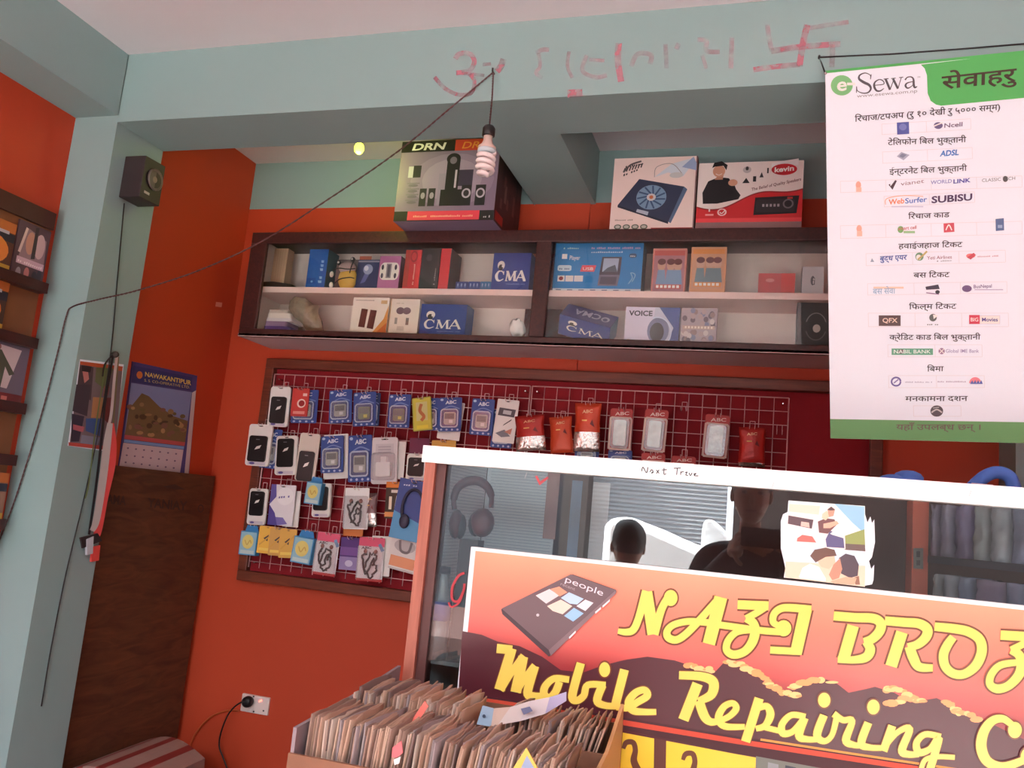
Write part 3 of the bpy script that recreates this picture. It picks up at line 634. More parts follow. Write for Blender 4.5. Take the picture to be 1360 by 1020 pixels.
# ================================================================== BOXES ON TOP OF THE CABINET
zc = czt
def drn(A, m, f):
    A.rect(0, .86, .55, 1, C(26, 22, 24)); A.rect(.55, .86, 1, 1, C(206, 66, 46)); A.rect(0, 0, 1, .12, C(28, 24, 26)); A.rect(.14, .01, .86, .12, C(226, 66, 84), .001)
    A.text('DRN', (.11, .885), (.44, .885), .085, C(230, 226, 222), .0014, .03, up=(.02, .085)); A.text('DR58', (.62, .885), (.92, .885), .085, C(230, 150, 60), .0014, .012, up=(.02, .085))
    A.ell(.55, .5, .42, .33, C(146, 128, 152), .0007); A.ell(.55, .5, .3, .26, C(160, 144, 166), .0008)
    A.rect(.49, .18, .62, .75, C(30, 26, 32), .0012); A.rect(.62, .42, .76, .62, C(60, 50, 72), .001); A.ell(.55, .76, .07, .07, C(34, 30, 36), .0014); A.ell(.55, .74, .035, .045, C(120, 110, 126), .0018); A.rect(.42, .2, .49, .58, C(150, 140, 160), .0011)
    A.rect(.45, .18, .66, .38, C(28, 24, 30), .0012); A.rect(.58, .4, .6, .62, C(196, 186, 200), .0018)
    for u in (.24, .33): A.rect(u, .18, u+.07, .4, C(40, 36, 42), .0012); A.ell(u+.035, .31, .022, .04, C(160, 150, 164), .0018)
    for u in (.66, .8): A.rect(u, .18, u+.1, .43, C(36, 32, 38), .0014); A.ell(u+.05, .33, .045, .06, C(190, 180, 196), .0018); A.ell(u+.05, .33, .028, .04, C(50, 46, 54), .0022)
    A.rect(.1, .54, .15, .68, C(190, 184, 194), .0012); A.rect(.15, .54, .23, .69, C(40, 36, 42), .0012)
    for k in range(4): A.rect(.1, .46-.07*k, .23, .475-.07*k, C(120, 110, 124), .0012); A.ell(.165, .44-.07*k, .05, .018, C(110, 100, 116), .0012)
    A.text('~~~~~~~~~~~~~~~~~~~~~~~~~~~~~~~~~~', (.2, .045), (.8, .045), .035, C(240, 180, 150), .0014, 0); A.text('~~~~', (.9, .03), (.97, .03), .04, C(180, 176, 180), .0014)
    B = Art(m, side_f(*f), 1.)
    rnd = random.Random(9)
    for k in range(9): u = rnd.uniform(.05, .85); v = rnd.uniform(.1, .6); B.rect(u, v, u+.08, v+rnd.uniform(.1, .3), C(*rnd.choice([(120, 84, 84), (86, 60, 66), (140, 110, 104), (66, 46, 50)])))
    B.rect(.04, .03, .34, .14, C(180, 52, 46), .0008); B.rect(.0, .88, 1, 1, C(60, 30, 34), .0008)
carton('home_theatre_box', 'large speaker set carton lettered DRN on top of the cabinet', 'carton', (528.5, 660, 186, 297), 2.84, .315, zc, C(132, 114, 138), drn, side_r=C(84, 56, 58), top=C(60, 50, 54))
def fan(A, m, f):
    for k in range(7): A.stroke([(.12+.035*k, .80+.01*k), (.13+.035*k, .83+.012*k), (.14+.035*k, .86+.01*k)], .018, C(70, 64, 66), .001)
    A.stroke([(.12, .8), (.2, .9), (.33, .95)], .025, C(90, 84, 86)); A.text('~~~~~~~~', (.14, .86), (.34, .9), .04, C(60, 56, 60), .0014); A.text('~~~~~~', (.12, .74), (.3, .82), .05, C(60, 56, 60), .0014)
    A.poly([(.08, .34), (.32, .7), (.86, .58), (.7, .1)], C(52, 58, 84)); A.poly([(.7, .1), (.86, .58), (.9, .54), (.73, .08)], C(90, 110, 140)); A.poly([(.08, .34), (.7, .1), (.7, .07), (.08, .31)], C(40, 44, 62), .0008)
    A.ell(.48, .44, .18, .17, C(120, 150, 180), .0012, 28)
    for k in range(11):
        a = math.radians(k*33); A.stroke([(.48+.05*math.cos(a), .44+.05*math.sin(a)), (.48+.17*math.cos(a+.35), .44+.16*math.sin(a+.35))], .022, C(60, 84, 120), .0016, False)
    A.ell(.48, .44, .055, .05, C(206, 200, 200), .002); A.ell(.48, .44, .025, .025, C(196, 110, 70), .0024)
    A.poly([(.31, .24), (.45, .19), (.46, .24), (.32, .28)], C(180, 190, 206), .0012); A.poly([(.5, .72), (.66, .78), (.84, .72), (.95, .9), (.9, .96), (.7, .9)], C(206, 214, 224), .0007); A.poly([(.82, .85), (.95, .99), (.99, .9), (.99, .8)], C(150, 170, 206), .001)
    A.stroke([(.5, .72), (.52, .86), (.7, .9), (.84, .74)], .008, C(150, 140, 140)); A.ell(.76, .74, .08, .04, C(196, 196, 196), .0012)
    A.text('~~~~~~~~~~~~~', (.06, .12), (.28, .12), .03, C(150, 130, 120), bold=0)
    for k in range(4): A.ell(.1+.105*k, .035, .045, .035, C(96, 104, 90), .0012); A.ell(.1+.105*k, .035, .03, .02, C(190, 186, 176), .0016)
    A.rect(.5, 0, 1, .02, C(160, 50, 50)); A.rect(.985, 0, 1, 1, C(130, 96, 96))
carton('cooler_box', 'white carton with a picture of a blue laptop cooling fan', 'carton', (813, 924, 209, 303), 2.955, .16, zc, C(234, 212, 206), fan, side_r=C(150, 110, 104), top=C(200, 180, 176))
def kevin(A, m, f):
    def hill(u): return .33+.27*(1/(1+math.exp(-(u-.55)*9)))+(-.1 if u < .0 else 0)-.05*math.sin(u*9)
    A.poly([(0, .1)]+[(1, .1)]+[(1, .66)]+[(k/20, hill(k/20)) for k in range(20, -1, -1)], C(206, 40, 46), .0007); A.rect(0, 0, 1, .1, C(140, 104, 104)); A.rect(0, .1, 1, .16, C(230, 70, 74), .0009)
    A.stroke([(k/20, hill(k/20)) for k in range(21)], .02, C(150, 40, 44), .001)
    A.poly([(.06, .38), (.05, .55), (.1, .72), (.2, .78), (.3, .76), (.34, .66), (.42, .5), (.4, .44), (.2, .38)], C(34, 28, 32), .0011); A.poly([(.16, .74), (.24, .74), (.25, .86), (.2, .82)], C(190, 130, 104), .0013); A.ell(.2, .87, .06, .09, C(206, 150, 124), .0015); A.poly([(.13, .92), (.15, 1.0), (.22, 1.02), (.28, .96), (.27, .88), (.24, .95), (.16, .94)], C(24, 20, 22), .0018)
    A.ell(.34, .69, .045, .05, C(206, 150, 124), .0016); A.poly([(.3, .52), (.4, .5), (.35, .68), (.31, .66)], C(30, 26, 30), .0014); A.stroke([(.17, .83), (.2, .81), (.23, .83)], .008, C(236, 226, 222), .002)
    A.poly([(.7, .97), (.95, 1.03), (.95, .93), (.7, .9)], C(236, 232, 232), .0006); A.ell(.82, .87, .12, .085, C(200, 36, 46), .0011, 24); A.text('kevin', (.73, .83), (.91, .85), .075, WHT, .0016, .03)
    A.text('The Belief of Quality Speakers', (.52, .56), (.98, .7), .045, C(110, 50, 56), .0014)
    A.poly([(.43, .68), (.5, .68), (.465, .76)], C(40, 34, 36)); A.rect(.53, .7, .56, .78, C(40, 34, 36)); A.poly([(.59, .76), (.63, .76), (.61, .84)], C(60, 50, 54)); A.rect(.66, .82, .675, .9, C(50, 44, 46)); A.ell(.47, .88, .04, .05, C(190, 180, 180)); A.ell(.47, .9, .015, .03, C(60, 56, 60), .0012)
    A.poly([(.55, .2), (.95, .22), (.97, .48), (.56, .46)], C(36, 30, 34), .0013); A.poly(rrect(.57, .24, .93, .43, .03), C(52, 44, 48), .0016)
    for k in range(5): A.rect(.63+.035*k, .32, .65+.035*k, .36, C(170, 160, 164), .002)
    A.ell(.87, .36, .05, .07, C(120, 110, 114), .002); A.ell(.87, .36, .035, .05, C(44, 38, 42), .0024); A.rect(.86, .43, .91, .46, C(196, 60, 60), .002)
    A.ell(.25, .25, .045, .055, C(236, 200, 200), .0012); A.ell(.25, .25, .03, .04, C(206, 44, 50), .0016); A.stroke([(.23, .25), (.25, .23), (.28, .28)], .012, WHT, .002); A.rect(.12, .26, .135, .3, WHT, .0012); A.rect(.09, .2, .17, .225, C(236, 160, 160), .0012)
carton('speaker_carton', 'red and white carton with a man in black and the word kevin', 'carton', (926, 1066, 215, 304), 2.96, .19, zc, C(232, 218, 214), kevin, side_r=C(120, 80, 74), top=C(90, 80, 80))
# ================================================================== RED DISPLAY BOARD WITH WIRE GRIDS
YD = 3.15
bx0 = P(345, 600, Y=YD).x; 
bx0 = (P(352, 482, Y=YD).x+P(314, 771, Y=YD).x)/2; bx1 = P(1174, 560, Y=YD).x
bz1 = P(700, 489.5, Y=YD).z; bz0 = P(420, 784, Y=YD).z; fw = .042
brd = empty('display_board', ((bx0+bx1)/2, YD, bz0), 'wide maroon display board in a brown wooden frame under the cabinet', 'display board')
m = MB(); m.box(bx0+.01, bx1-.01, YB-.02, YB-.001, bz0+.01, bz1-.01, M((140, 14, 28), .85, noise=.08, scale=30, bump=.2, name='maroon_felt')); m.build('backing', brd)
m = MB(); m.box(bx0, bx1, YD, YB-.001, bz1-fw, bz1, FRWOOD); m.box(bx0, bx1, YD, YB-.001, bz0, bz0+fw, FRWOOD); m.box(bx0, bx0+fw, YD, YB-.001, bz0+fw, bz1-fw, FRWOOD); m.box(bx1-fw, bx1, YD, YB-.001, bz0+fw, bz1-fw, FRWOOD)
m.build('frame', brd, bev=.004)
YW = 3.14    # wire grid plane
gz1 = P(365, 497, Y=YW).z; gz0 = bz0+.06; gxa = P(365, 497, Y=YW).x; gxb = P(706, 512, Y=YW).x; gxc = P(1048, 528, Y=YW).x
for k, (a, b) in enumerate(((gxa, gxb-.004), (gxb+.004, gxc))):
    root = empty('wire_grid', ((a+b)/2, YW, gz0), ('white wire grid panel on the left half of the maroon board', 'white wire grid panel on the right half of the maroon board')[k], 'wire grid', 'wire grid panels')
    m = MB(); n = round((b-a)/.0495); r = .0016
    for i in range(n+1):
        x = a+(b-a)*i/n; m.tube([(x, YW, gz0), (x, YW, gz1)], r*(1.5 if i in (0, n) else 1), WIREP, 5)
    m.build('upright_wires', root)
    m = MB(); z = gz1; i = 0
    while z > gz0: m.tube([(a, YW-.002, z), (b, YW-.002, z)], r*(1.5 if i == 0 else 1), WIREP, 5); z -= .0495; i += 1
    m.build('cross_wires', root)
    m = MB()
    for x in (a+.02, b-.02):
        for z in (gz1-.02, gz0+.02): m.tube([(x, YW, z), (x, YB-.015, z)], .003, CHROME, 6)
    m.build('wall_pegs', root)

HOOK = None
def hook(at, label, reach):   # two prongs from the grid at height of the hanging hole
    global HOOK
    x, z = at
    root = empty('wire_hook', (x, YW, z), label, 'hook', 'wire hooks on the grid')
    m = MB()
    for s in (-.009, .009):
        m.tube([(x+s, YW-.004, z+.03), (x+s, YW-.004, z), (x+s, YW-reach*.6, z-.006), (x+s, YW-reach, z-.001), (x+s, YW-reach-.006, z+.007)], .0014, WIREP, 6)
    m.tube([(x-.009, YW-.004, z+.03), (x+.009, YW-.004, z+.03)], .0014, WIREP, 6); m.build('prongs', root)

def frame_of(top, bot, wpx, Y):
    T_ = P(*top, Y=Y); B_ = P(*bot, Y=Y); up = T_-B_; h = up.length; up.normalize(); rt = V((0, 1, 0)).cross(up).normalized()
    w = (P(top[0]+wpx/2, (top[1]+bot[1])/2, Y=Y)-P(top[0]-wpx/2, (top[1]+bot[1])/2, Y=Y)).length
    return B_, rt, up, w, h
BATT = C(58, 80, 150); BATL = C(120, 140, 196); OFFW = C(232, 226, 222); REDK = C(196, 48, 44)
def slab(m, f, w, h, r, t, mat, u0=-.5, u1=.5, v0=0., v1=1., o0=0., k=1.):
    pts = rrect(u0*w, v0*h, u1*w, v1*h, r)
    m.prism([f(a/w, b/h, o0) for a, b in pts], f(0, 0, o0+t)-f(0, 0, o0), mat)
def pack(kind, label, top, bot, wpx, lay=0, name=None, cat='pack', group=None, hk=True, col=None, opt=None, yaw=0.):
    Y = YW-.018-.016*lay
    B_, rt, up, w, h = frame_of(top, bot, wpx, Y)
    n = V((0, -1, 0))
    if yaw:
        R = Matrix.Rotation(yaw, 3, 'Z'); rt = R @ rt; n = R @ n
    n = up.cross(rt).normalized()*-1; n = n if n.y < 0 else -n
    f = lambda u, v, o: B_+rt*(u*w)+up*(v*h)+n*o
    nm = dict(case='phone_case_pack', batt='battery_pack', foil='foil_pouch', frame='charger_pack', box='hanging_box', card='carded_pack', bag='earphone_bag', white='charger_blister')[kind]
    nm = name or nm; asp = w/h
    root = None; m = MB(); A = Art(m, f, asp)
    grp = group
    if kind == 'case':
        slab(m, f, w, h, .012, .010, col or OFFW); A = Art(m, lambda u, v, o: f(u, v, o+.010), asp); A.poly([(a, b) for a, b in arc(0, .955, .1, .012, 0, 360, 10)], DARK)
        if opt != 'plain': A.rect(-.38, .02, .38, .1, C(206, 196, 206)); A.ell(-.2, .06, .12, .03, C(96, 84, 150), .0009)
        root = m.build(nm, None, label, cat, grp)
        v0, v1 = (opt if isinstance(opt, tuple) else (.12, .9)); c = MB(); slab(c, f, w, h, .010, .008, M((30, 26, 28), .3), -.39, .36, v0, v1, .0101)
        A = Art(c, lambda u, v, o: f(u, v, o+.0182), asp); A.poly([(-.12, v1-.34), (.1, v1-.30), (.16, v1-.22), (-.04, v1-.26)], WHT); A.rect(-.1, v1-.1, .06, v1-.08, C(120, 120, 126))
        c.build('phone_case', root, label='black phone case')
    elif kind == 'batt':
        slab(m, f, w, h, .006, .003, col or BATT); A = Art(m, lambda u, v, o: f(u, v, o+.003), asp)
        A.text('ABC', (-.22, .8), (.26, .82), .1, C(226, 230, 240), bold=.03); A.rect(-.1, .95, .1, .975, C(30, 30, 60)); A.ell(-.38, .93, .07, .035, C(180, 200, 226))
        for k in range(4): A.ell(-.36+.24*k, .05, .05, .028, C(180, 190, 220))
        A.stroke([(-.4, .62), (0, .74), (.42, .66)], .03, BATL)
        root = m.build(nm, None, label, cat, grp)
        c = MB(); slab(c, f, w, h, .006, .007, M((176, 176, 170) if opt != 'y' else (120, 130, 110), .4), -.24, .26, .2, .56, .0035)
        A = Art(c, lambda u, v, o: f(u, v, o+.0106), asp); A.rect(-.2, .36, .22, .52, C(110, 110, 112)); A.rect(.0, .24, .16, .33, C(214, 206, 100) if opt == 'y' else C(226, 226, 224)); c.build('battery', root)
        c = MB(); slab(c, f, w, h, .012, .012, CLEAR, -.38, .4, .1, .66, .0032)
        A = Art(c, lambda u, v, o: f(u, v, o+.0125), asp); A.stroke([(a/w, b/h) for a, b in rrect(-.36*w, .12*h, .38*w, .64*h, .012)], .035, C(190, 204, 230), close=True); c.build('blister', root, label='clear plastic blister')
    elif kind == 'foil':
        ns, nu = 10, 8; vs = []; fs = []
        rnd = random.Random(sum(map(ord, label)))
        for s_ in (1, -1):
            for a in range(ns+1):
                for b in range(nu+1):
                    u = -.5+b/nu; v = a/ns; th = (.012*math.sin(math.pi*v)**.6*math.cos(math.pi*u)**.7 if abs(u) < .499 and 0 < v < 1 else .0006)
                    vs.append(f(u*(1+.04*math.sin(v*7+rnd.random())), v, s_*th+.008+(rnd.uniform(-.0015, .0015) if 0 < a < ns and 0 < b < nu else 0)))
        N = (ns+1)*(nu+1)
        for s_ in (0, N):
            for a in range(ns):
                for b in range(nu): q = s_+a*(nu+1)+b; fs.append((q, q+1, q+nu+2, q+nu+1))
        rim = [b for b in range(nu+1)]+[a*(nu+1)+nu for a in range(1, ns+1)]+[ns*(nu+1)+b for b in range(nu-1, -1, -1)]+[a*(nu+1) for a in range(ns-1, 0, -1)]
        for k in range(len(rim)): a, b = rim[k], rim[(k+1) % len(rim)]; fs.append((a, b, b+N, a+N))
        body = col or M((176, 40, 34), .28, .25, noise=.2, scale=30, bump=.4, name='red_foil'); sv = opt or .35
        i0 = len(m.v); m.v += vs; km = m.mi(body); ks = m.mi(SILVER)
        for f_ in fs:
            cv = sum(((q % N)//(nu+1))/ns for q in f_)/len(f_)
            m.f.append([i0+q for q in f_]); m.m.append(ks if cv < sv and f_[0] < N*2 else km); m.sm.append(True)
        g = lambda u, v, o: f(u, v, .008+.0125*math.sin(math.pi*min(max(v, 0), 1))**.6*math.cos(math.pi*max(-.49, min(.49, u)))**.7+.0012+o)
        A = Art(m, g, asp); A.text('ABC', (-.2, .78), (.2, .8), .07, C(236, 190, 150), bold=.02); A.rect(-.2, .62, .0, .65, C(240, 200, 120)); A.poly([(.12, .56), (.3, .5), (.2, .66)], C(110, 30, 30))
        root = m.build(nm, None, label, cat, grp)
    elif kind == 'frame':
        slab(m, f, w, h, .010, .003, col or C(186, 58, 56)); A = Art(m, lambda u, v, o: f(u, v, o+.003), asp); A.text('ABC', (-.28, .83), (.34, .86), .08, C(240, 214, 206), bold=.02)
        A.stroke([(a/w, b/h) for a, b in rrect(-.46*w, .02*h, .46*w, .78*h, .008)], .05, C(222, 196, 186), close=True)
        root = m.build(nm, None, label, cat, grp)
        c = MB(); slab(c, f, w, h, .008, .014, M((214, 212, 204), .25, .35, noise=.3, scale=50, bump=.5, name='silver_card'), -.27, .28, .1, .72, .0035); c.build('charger', root, label='silvery charger')
        c = MB(); slab(c, f, w, h, .012, .018, CLEAR, -.38, .4, .04, .76, .0033); c.build('blister', root, label='clear plastic blister')
    elif kind == 'box':
        t = .03; slab(m, f, w, h*.8, .001, t, C(176, 196, 206)); 
        m = MB(); pts = [(-.5, 0), (.5, 0), (.5, .8), (-.5, .8)]; m.prism([f(u, v, 0) for u, v in pts], n*t, C(72, 150, 200))
        A = Art(m, lambda u, v, o: f(u, v, o+t), asp); A.rect(-.46, .03, .46, .77, C(150, 190, 206)); A.ell(-.02, .45, .34, .24, C(226, 206, 120), .0009); A.stroke([(-.2, .5), (-.05, .35), (.1, .5), (.2, .4)], .04, C(206, 170, 90), .0014); A.rect(-.4, .05, .4, .16, C(190, 206, 206), .0012)
        m.prism([f(u, v, t*.4) for u, v in ((-.4, .8), (.4, .8), (.3, 1), (-.3, 1))], n*.002, C(60, 130, 190)); root = m.build(nm, None, label, cat, grp)
    elif kind == 'card':
        slab(m, f, w, h, .004, .004, col); A = Art(m, lambda u, v, o: f(u, v, o+.004), asp)
        if opt: opt(A)
        A.poly(arc(0, .95, .08, .012, 0, 360, 10), DARK, .0024); root = m.build(nm, None, label, cat, grp)
    elif kind == 'bag':
        vs = [f(u, v, 0) for u, v in rrect(-.5, 0, .5, 1, .05, 3)]; slab(m, f, w, h, .004, .002, col or C(240, 236, 236)); A = Art(m, lambda u, v, o: f(u, v, o+.002), asp)
        if opt: opt(A)
        root = m.build(nm, None, label, cat, grp)
        c = MB(); rnd = random.Random(sum(map(ord, label)))
        p = [(-.15, .66), (-.3, .5), (-.1, .2), (.1, .5), (.25, .3), (.05, .1), (-.2, .3), (.0, .62), (.22, .58), (.1, .36)]
        c.tube([f(u+rnd.uniform(-.05, .05), v+rnd.uniform(-.04, .04), .008+.002*math.sin(k*2)) for k, (u, v) in enumerate(crom(p, 5))], .0042, M((40, 32, 34), .4), 6); c.build('earphone_cable', root, label='black coiled cable')
        for u in (-.2, .2): c = MB(); c.ell(f(u, .68, .008), .008, .007, .009, M((150, 90, 80), .4), 10); c.build('earbud', root)
        c = MB(); slab(c, f, w, h, .004, .014, FILM, -.47, .47, .03, .80, .0025); c.build('clear_film', root, label='clear shiny film')
    elif kind == 'white':
        slab(m, f, w, h, .012, .004, C(222, 216, 218)); A = Art(m, lambda u, v, o: f(u, v, o+.004), asp); A.ell(0, .955, .14, .014, DARK); A.rect(-.35, .62, .35, .86, C(206, 200, 204))
        for k in range(3): A.rect(-.25, .66+.06*k, .25, .69+.06*k, C(180, 174, 182), .0012)
        root = m.build(nm, None, label, cat, grp)
        c = MB(); slab(c, f, w, h, .006, .018, C(240, 238, 236), -.26, .3, .16, .46, .0045); slab(c, f, w, h, .003, .012, C(232, 230, 230), -.1, .12, .46, .58, .0045); c.build('charger', root, label='white charger')
        c = MB(); slab(c, f, w, h, .014, .023, CLEAR, -.42, .44, .08, .66, .0042); c.build('blister', root, label='clear plastic blister')
    if hk:
        c = f(0, .975 if kind not in ('box',) else .99, .0); hook((c.x, c.z), ' '.join(('wire hook of the '+label).split()[:16]), YW-c.y+.014)
    return root
# ---- top row
pack('batt', 'blue pack hidden behind the topmost left phone case', (376, 516), (373, 552), 22, 0, hk=False, col=C(206, 196, 200))
pack('case', 'white phone case pack at the upper left end of the display board', (375, 514), (369, 567), 25, 1, opt=(.08, .74), yaw=.12)
pack('batt', 'blue pack sticking out behind the red pack in the top row', (407, 518), (403, 562), 34, 0, hk=False)
def redart(A):
    A.rect(-.48, .02, .48, .98, C(206, 66, 60)); A.ell(.1, .46, .26, .16, C(240, 214, 206), .0012); A.ell(.12, .46, .18, .11, C(150, 30, 34), .0016); A.rect(.15, .72, .4, .82, C(236, 200, 196), .0012); A.rect(-.35, .08, .35, .18, C(230, 150, 140), .0012)
pack('card', 'red pack with a white oval in the top row beside the first phone case', (401, 516), (397, 553), 22, 1, col=C(206, 60, 56), opt=redart)
pack('batt', 'blue ABC battery pack third from the left in the top row', (453, 518), (452, 562), 30, 1)
pack('batt', 'dark blue pack tucked behind the right edge of the yellow-labelled battery pack', (498, 522), (495, 566), 16, 0, hk=False, col=C(40, 60, 110))
pack('batt', 'blue battery pack with a small yellow label in the top row', (485, 521), (484, 566), 30, 1, opt='y')
pack('batt', 'blue battery pack left of the yellow-green card', (532, 524), (529, 568), 29, 1, opt='y')
def yelart(A):
    A.rect(-.45, .03, .45, .97, C(206, 190, 70)); A.rect(-.3, .3, .3, .86, C(206, 196, 130), .0012); A.stroke([(0, .8), (-.1, .6), (.1, .42), (-.05, .3)], .1, C(190, 110, 60), .0016); A.rect(-.3, .06, .3, .16, C(226, 206, 60), .0012)
pack('batt', 'blue pack peeping out behind the yellow-green card', (573, 529), (572, 572), 22, 0, hk=False)
pack('card', 'yellow-green card in the middle of the top row', (560, 528), (562, 572), 25, 1, col=C(170, 166, 66), opt=yelart)
pack('card', 'white card hanging behind the ABC battery pack right of the yellow-green card', (603, 534), (595, 584), 30, 0, hk=False, col=OFFW)
pack('batt', 'blue ABC battery pack right of the yellow-green card', (599, 528), (597, 573), 30, 1)
pack('batt', 'blue ABC battery pack left of the tall white card', (643, 530), (638, 578), 30, 1)
def whart(A):
    A.poly([(-.4, .62), (.36, .6), (.4, .78), (-.36, .8)], C(84, 76, 84)); A.poly([(-.18, .66), (.2, .65), (.22, .74), (-.16, .75)], C(190, 186, 190), .0012); A.poly([(-.1, .38), (.25, .52), (.27, .56), (-.06, .42)], C(60, 54, 60), .0012); A.poly([(-.4, .2), (.0, .3), (.3, .16), (-.1, .12)], C(120, 120, 130)); A.poly([(.0, .25), (.35, .35), (.3, .2)], C(196, 130, 110), .0012)
pack('batt', 'blue pack showing below the tall white card', (670, 545), (665, 595), 28, 0, hk=False)
pack('card', 'tall white card with a gadget picture above the counter rail', (676, 531), (668, 588), 29, 1, col=OFFW, opt=whart)
pack('foil', 'wide red foil pouch with silver stripes right of the tall white card', (704, 552), (706, 599), 38, 1, opt=.45)
pack('foil', 'small orange-red pouch between the two shiny foil pouches', (745, 554), (747, 602), 29, 1, col=M((206, 74, 40), .4, .1, noise=.15, scale=20), opt=.05)
pack('batt', 'blue pack just above the rail under the orange-topped foil pouch', (780, 592), (779, 612), 32, 0, hk=False)
pack('foil', 'tall orange-red pouch with a silver lower half', (782, 536), (779, 600), 34, 1, col=M((206, 70, 40), .3, .2, noise=.2, scale=30, bump=.3), opt=.36)
pack('frame', 'red-edged silver charger pack first from the left on the right grid', (826, 543), (822, 598), 30, 1)
pack('batt', 'blue pack above the rail under the first silver charger pack', (824, 598), (823, 622), 32, 0, hk=False)
pack('frame', 'red-edged silver charger pack second from the left on the right grid', (873, 544), (867, 600), 31, 1)
pack('frame', 'red-edged silver charger pack between the two empty hooks', (954, 551), (948, 608), 33, 1)
pack('foil', 'red ABC pouch behind the rightmost red pouch', (1004, 572), (1002, 616), 26, 0, hk=False)
pack('foil', 'rightmost red ABC pouch on the board', (999, 568), (998, 620), 34, 1, opt=.12)
c = P(909, 545, Y=YW); hook((c.x, c.z), 'empty wire hook between two silver charger packs', .05)
c = P(1035, 576, Y=YW); hook((c.x, c.z), 'empty wire hook at the right edge of the wire grid', .05)
pack('frame', 'red pack top showing just above the rail under the second silver charger pack', (868, 602), (866, 650), 32, 1)
pack('frame', 'red pack top showing just above the rail under the left empty hook', (908, 606), (906, 652), 33, 1)
# ---- second row
pack('batt', 'blue pack behind the leftmost phone case of the second row', (364, 570), (356, 622), 24, 0, hk=False)
pack('case', 'leftmost white phone case pack of the second row overhanging the frame', (349, 564), (342, 619), 31, 1, opt=(.1, .72))
pack('case', 'white boxed dark phone case right of the leftmost one in the second row', (383, 579), (380, 631), 28, 1, opt=(.2, .92))
pack('case', 'long black phone case on a white card in the second row', (414, 576), (405, 639), 25, 1, col=C(214, 200, 190), opt=(.0, .62), yaw=.15)
pack('card', 'white card edge behind the blue battery pack in the second row', (447, 577), (446, 636), 32, 0, hk=False, col=OFFW)
pack('batt', 'blue ABC battery pack left of the tall blue one in the second row', (442, 579), (441, 628), 30, 1)
pack('batt', 'tall blue ABC battery pack in the second row', (479, 578), (478, 640), 31, 1)
pack('card', 'white card edge behind the clear charger blister in the second row', (524, 586), (520, 636), 32, 0, hk=False, col=OFFW)
pack('white', 'clear blister with a white charger in the second row', (512, 581), (510, 643), 34, 1)
pack('card', 'dark purple card behind the white phone pack beside the counter post', (558, 582), (556, 612), 26, 0, hk=False, col=C(110, 36, 70))
pack('card', 'yellow-orange card peeking above the counter rail', (590, 585), (588, 625), 32, 0, col=C(214, 160, 70))
pack('case', 'white phone pack half hidden by the counter post', (556, 603), (553, 638), 27, 1, opt=(.15, .85))
# ---- third row
pack('case', 'small white boxed phone case at the left of the third row', (346, 649), (341, 697), 24, 1, opt=(.25, .92))
def purp(A):
    A.rect(-.5, 0, .5, 1, C(232, 226, 232)); A.poly([(-.5, 0), (-.1, 0), (-.25, .3), (-.5, .5)], C(84, 70, 150), .0009); A.poly([(-.5, .5), (-.25, .7), (-.3, 1), (-.5, 1)], C(96, 84, 156), .0009); A.ell(.1, .72, .34, .22, C(240, 236, 240), .0012); A.text('~~~~~', (-.16, .66), (.3, .7), .07, C(110, 100, 170), .0016); A.poly([(-.1, .0), (.3, .05), (.1, .2), (-.2, .2)], C(120, 110, 180), .0012)
pack('card', 'pale card edge behind the purple and white pack', (391, 652), (386, 700), 20, 0, hk=False, col=OFFW)
pack('card', 'purple and white pack with a pale circle in the third row', (378, 644), (372, 698), 33, 1, col=C(226, 220, 228), opt=purp)
pack('case', 'white phone pack under the blue and yellow box in the third row', (430, 642), (427, 687), 24, 0, hk=False, opt=(.2, .9))
pack('box', 'blue and yellow box hanging alone in the third row', (424, 634), (418, 670), 20, 1)
pack('foil', 'dark shiny pouch behind the clear cable bag in the third row', (494, 655), (493, 700), 16, 0, hk=False, col=M((120, 90, 92), .3, .3, noise=.4, scale=40, bump=.4), opt=.4)
pack('bag', 'clear bag with a black cable in the third row', (475, 648), (472, 703), 32, 1, name='cable_bag')
def orng(A):
    A.rect(-.5, 0, .5, 1, C(70, 50, 36)); A.rect(-.5, .84, .5, 1, C(226, 130, 50), .001); A.rect(-.2, .7, .2, .78, C(230, 220, 210), .0012); A.rect(-.3, .25, -.14, .6, C(236, 220, 200), .0012); A.poly([(.0, .2), (.14, .2), (.2, .62), (.1, .62)], C(236, 226, 214), .0012); A.rect(-.5, .05, .5, .18, C(226, 150, 90), .001)
pack('card', 'black and orange card left of the counter post in the third row', (526, 640), (523, 689), 24, 1, col=C(190, 100, 50), opt=orng)
# ---- hanging headset blister partly behind the counter post
def bluh(A):
    A.rect(-.5, 0, .5, 1, C(96, 160, 206)); A.poly([(-.5, .45), (.5, .3), (.5, 1), (-.5, 1)], C(70, 84, 150), .0009); A.text('~~~~~~~', (-.35, .88), (.2, .9), .05, C(220, 226, 240), .0014)
hp = pack('card', 'large blue headset pack beside the counter post', (552, 638), (536, 717), 40, 2, name='headset_pack', col=C(96, 160, 206), opt=bluh)
o = P(548, 676, Y=YW-.066); m = MB()
m.tube([(o.x+.045*math.cos(t), o.y, o.z+.075*math.sin(t)) for t in [math.radians(20+k*14) for k in range(17)]], .006, C(52, 50, 74), 8); m.ell((o.x-.03, o.y, o.z-.05), .022, .012, .028, C(60, 56, 80), 14); m.build('headset', hp, label='dark headset')
def wl(A):
    A.rect(-.4, .1, .45, .42, C(236, 160, 120)); A.ell(.0, .75, .36, .2, C(190, 180, 180)); A.stroke([(-.2, .9), (-.1, .6), (.15, .6), (.2, .9)], .08, C(120, 110, 112), .0012); A.rect(-.4, .0, .45, .06, C(200, 190, 190))
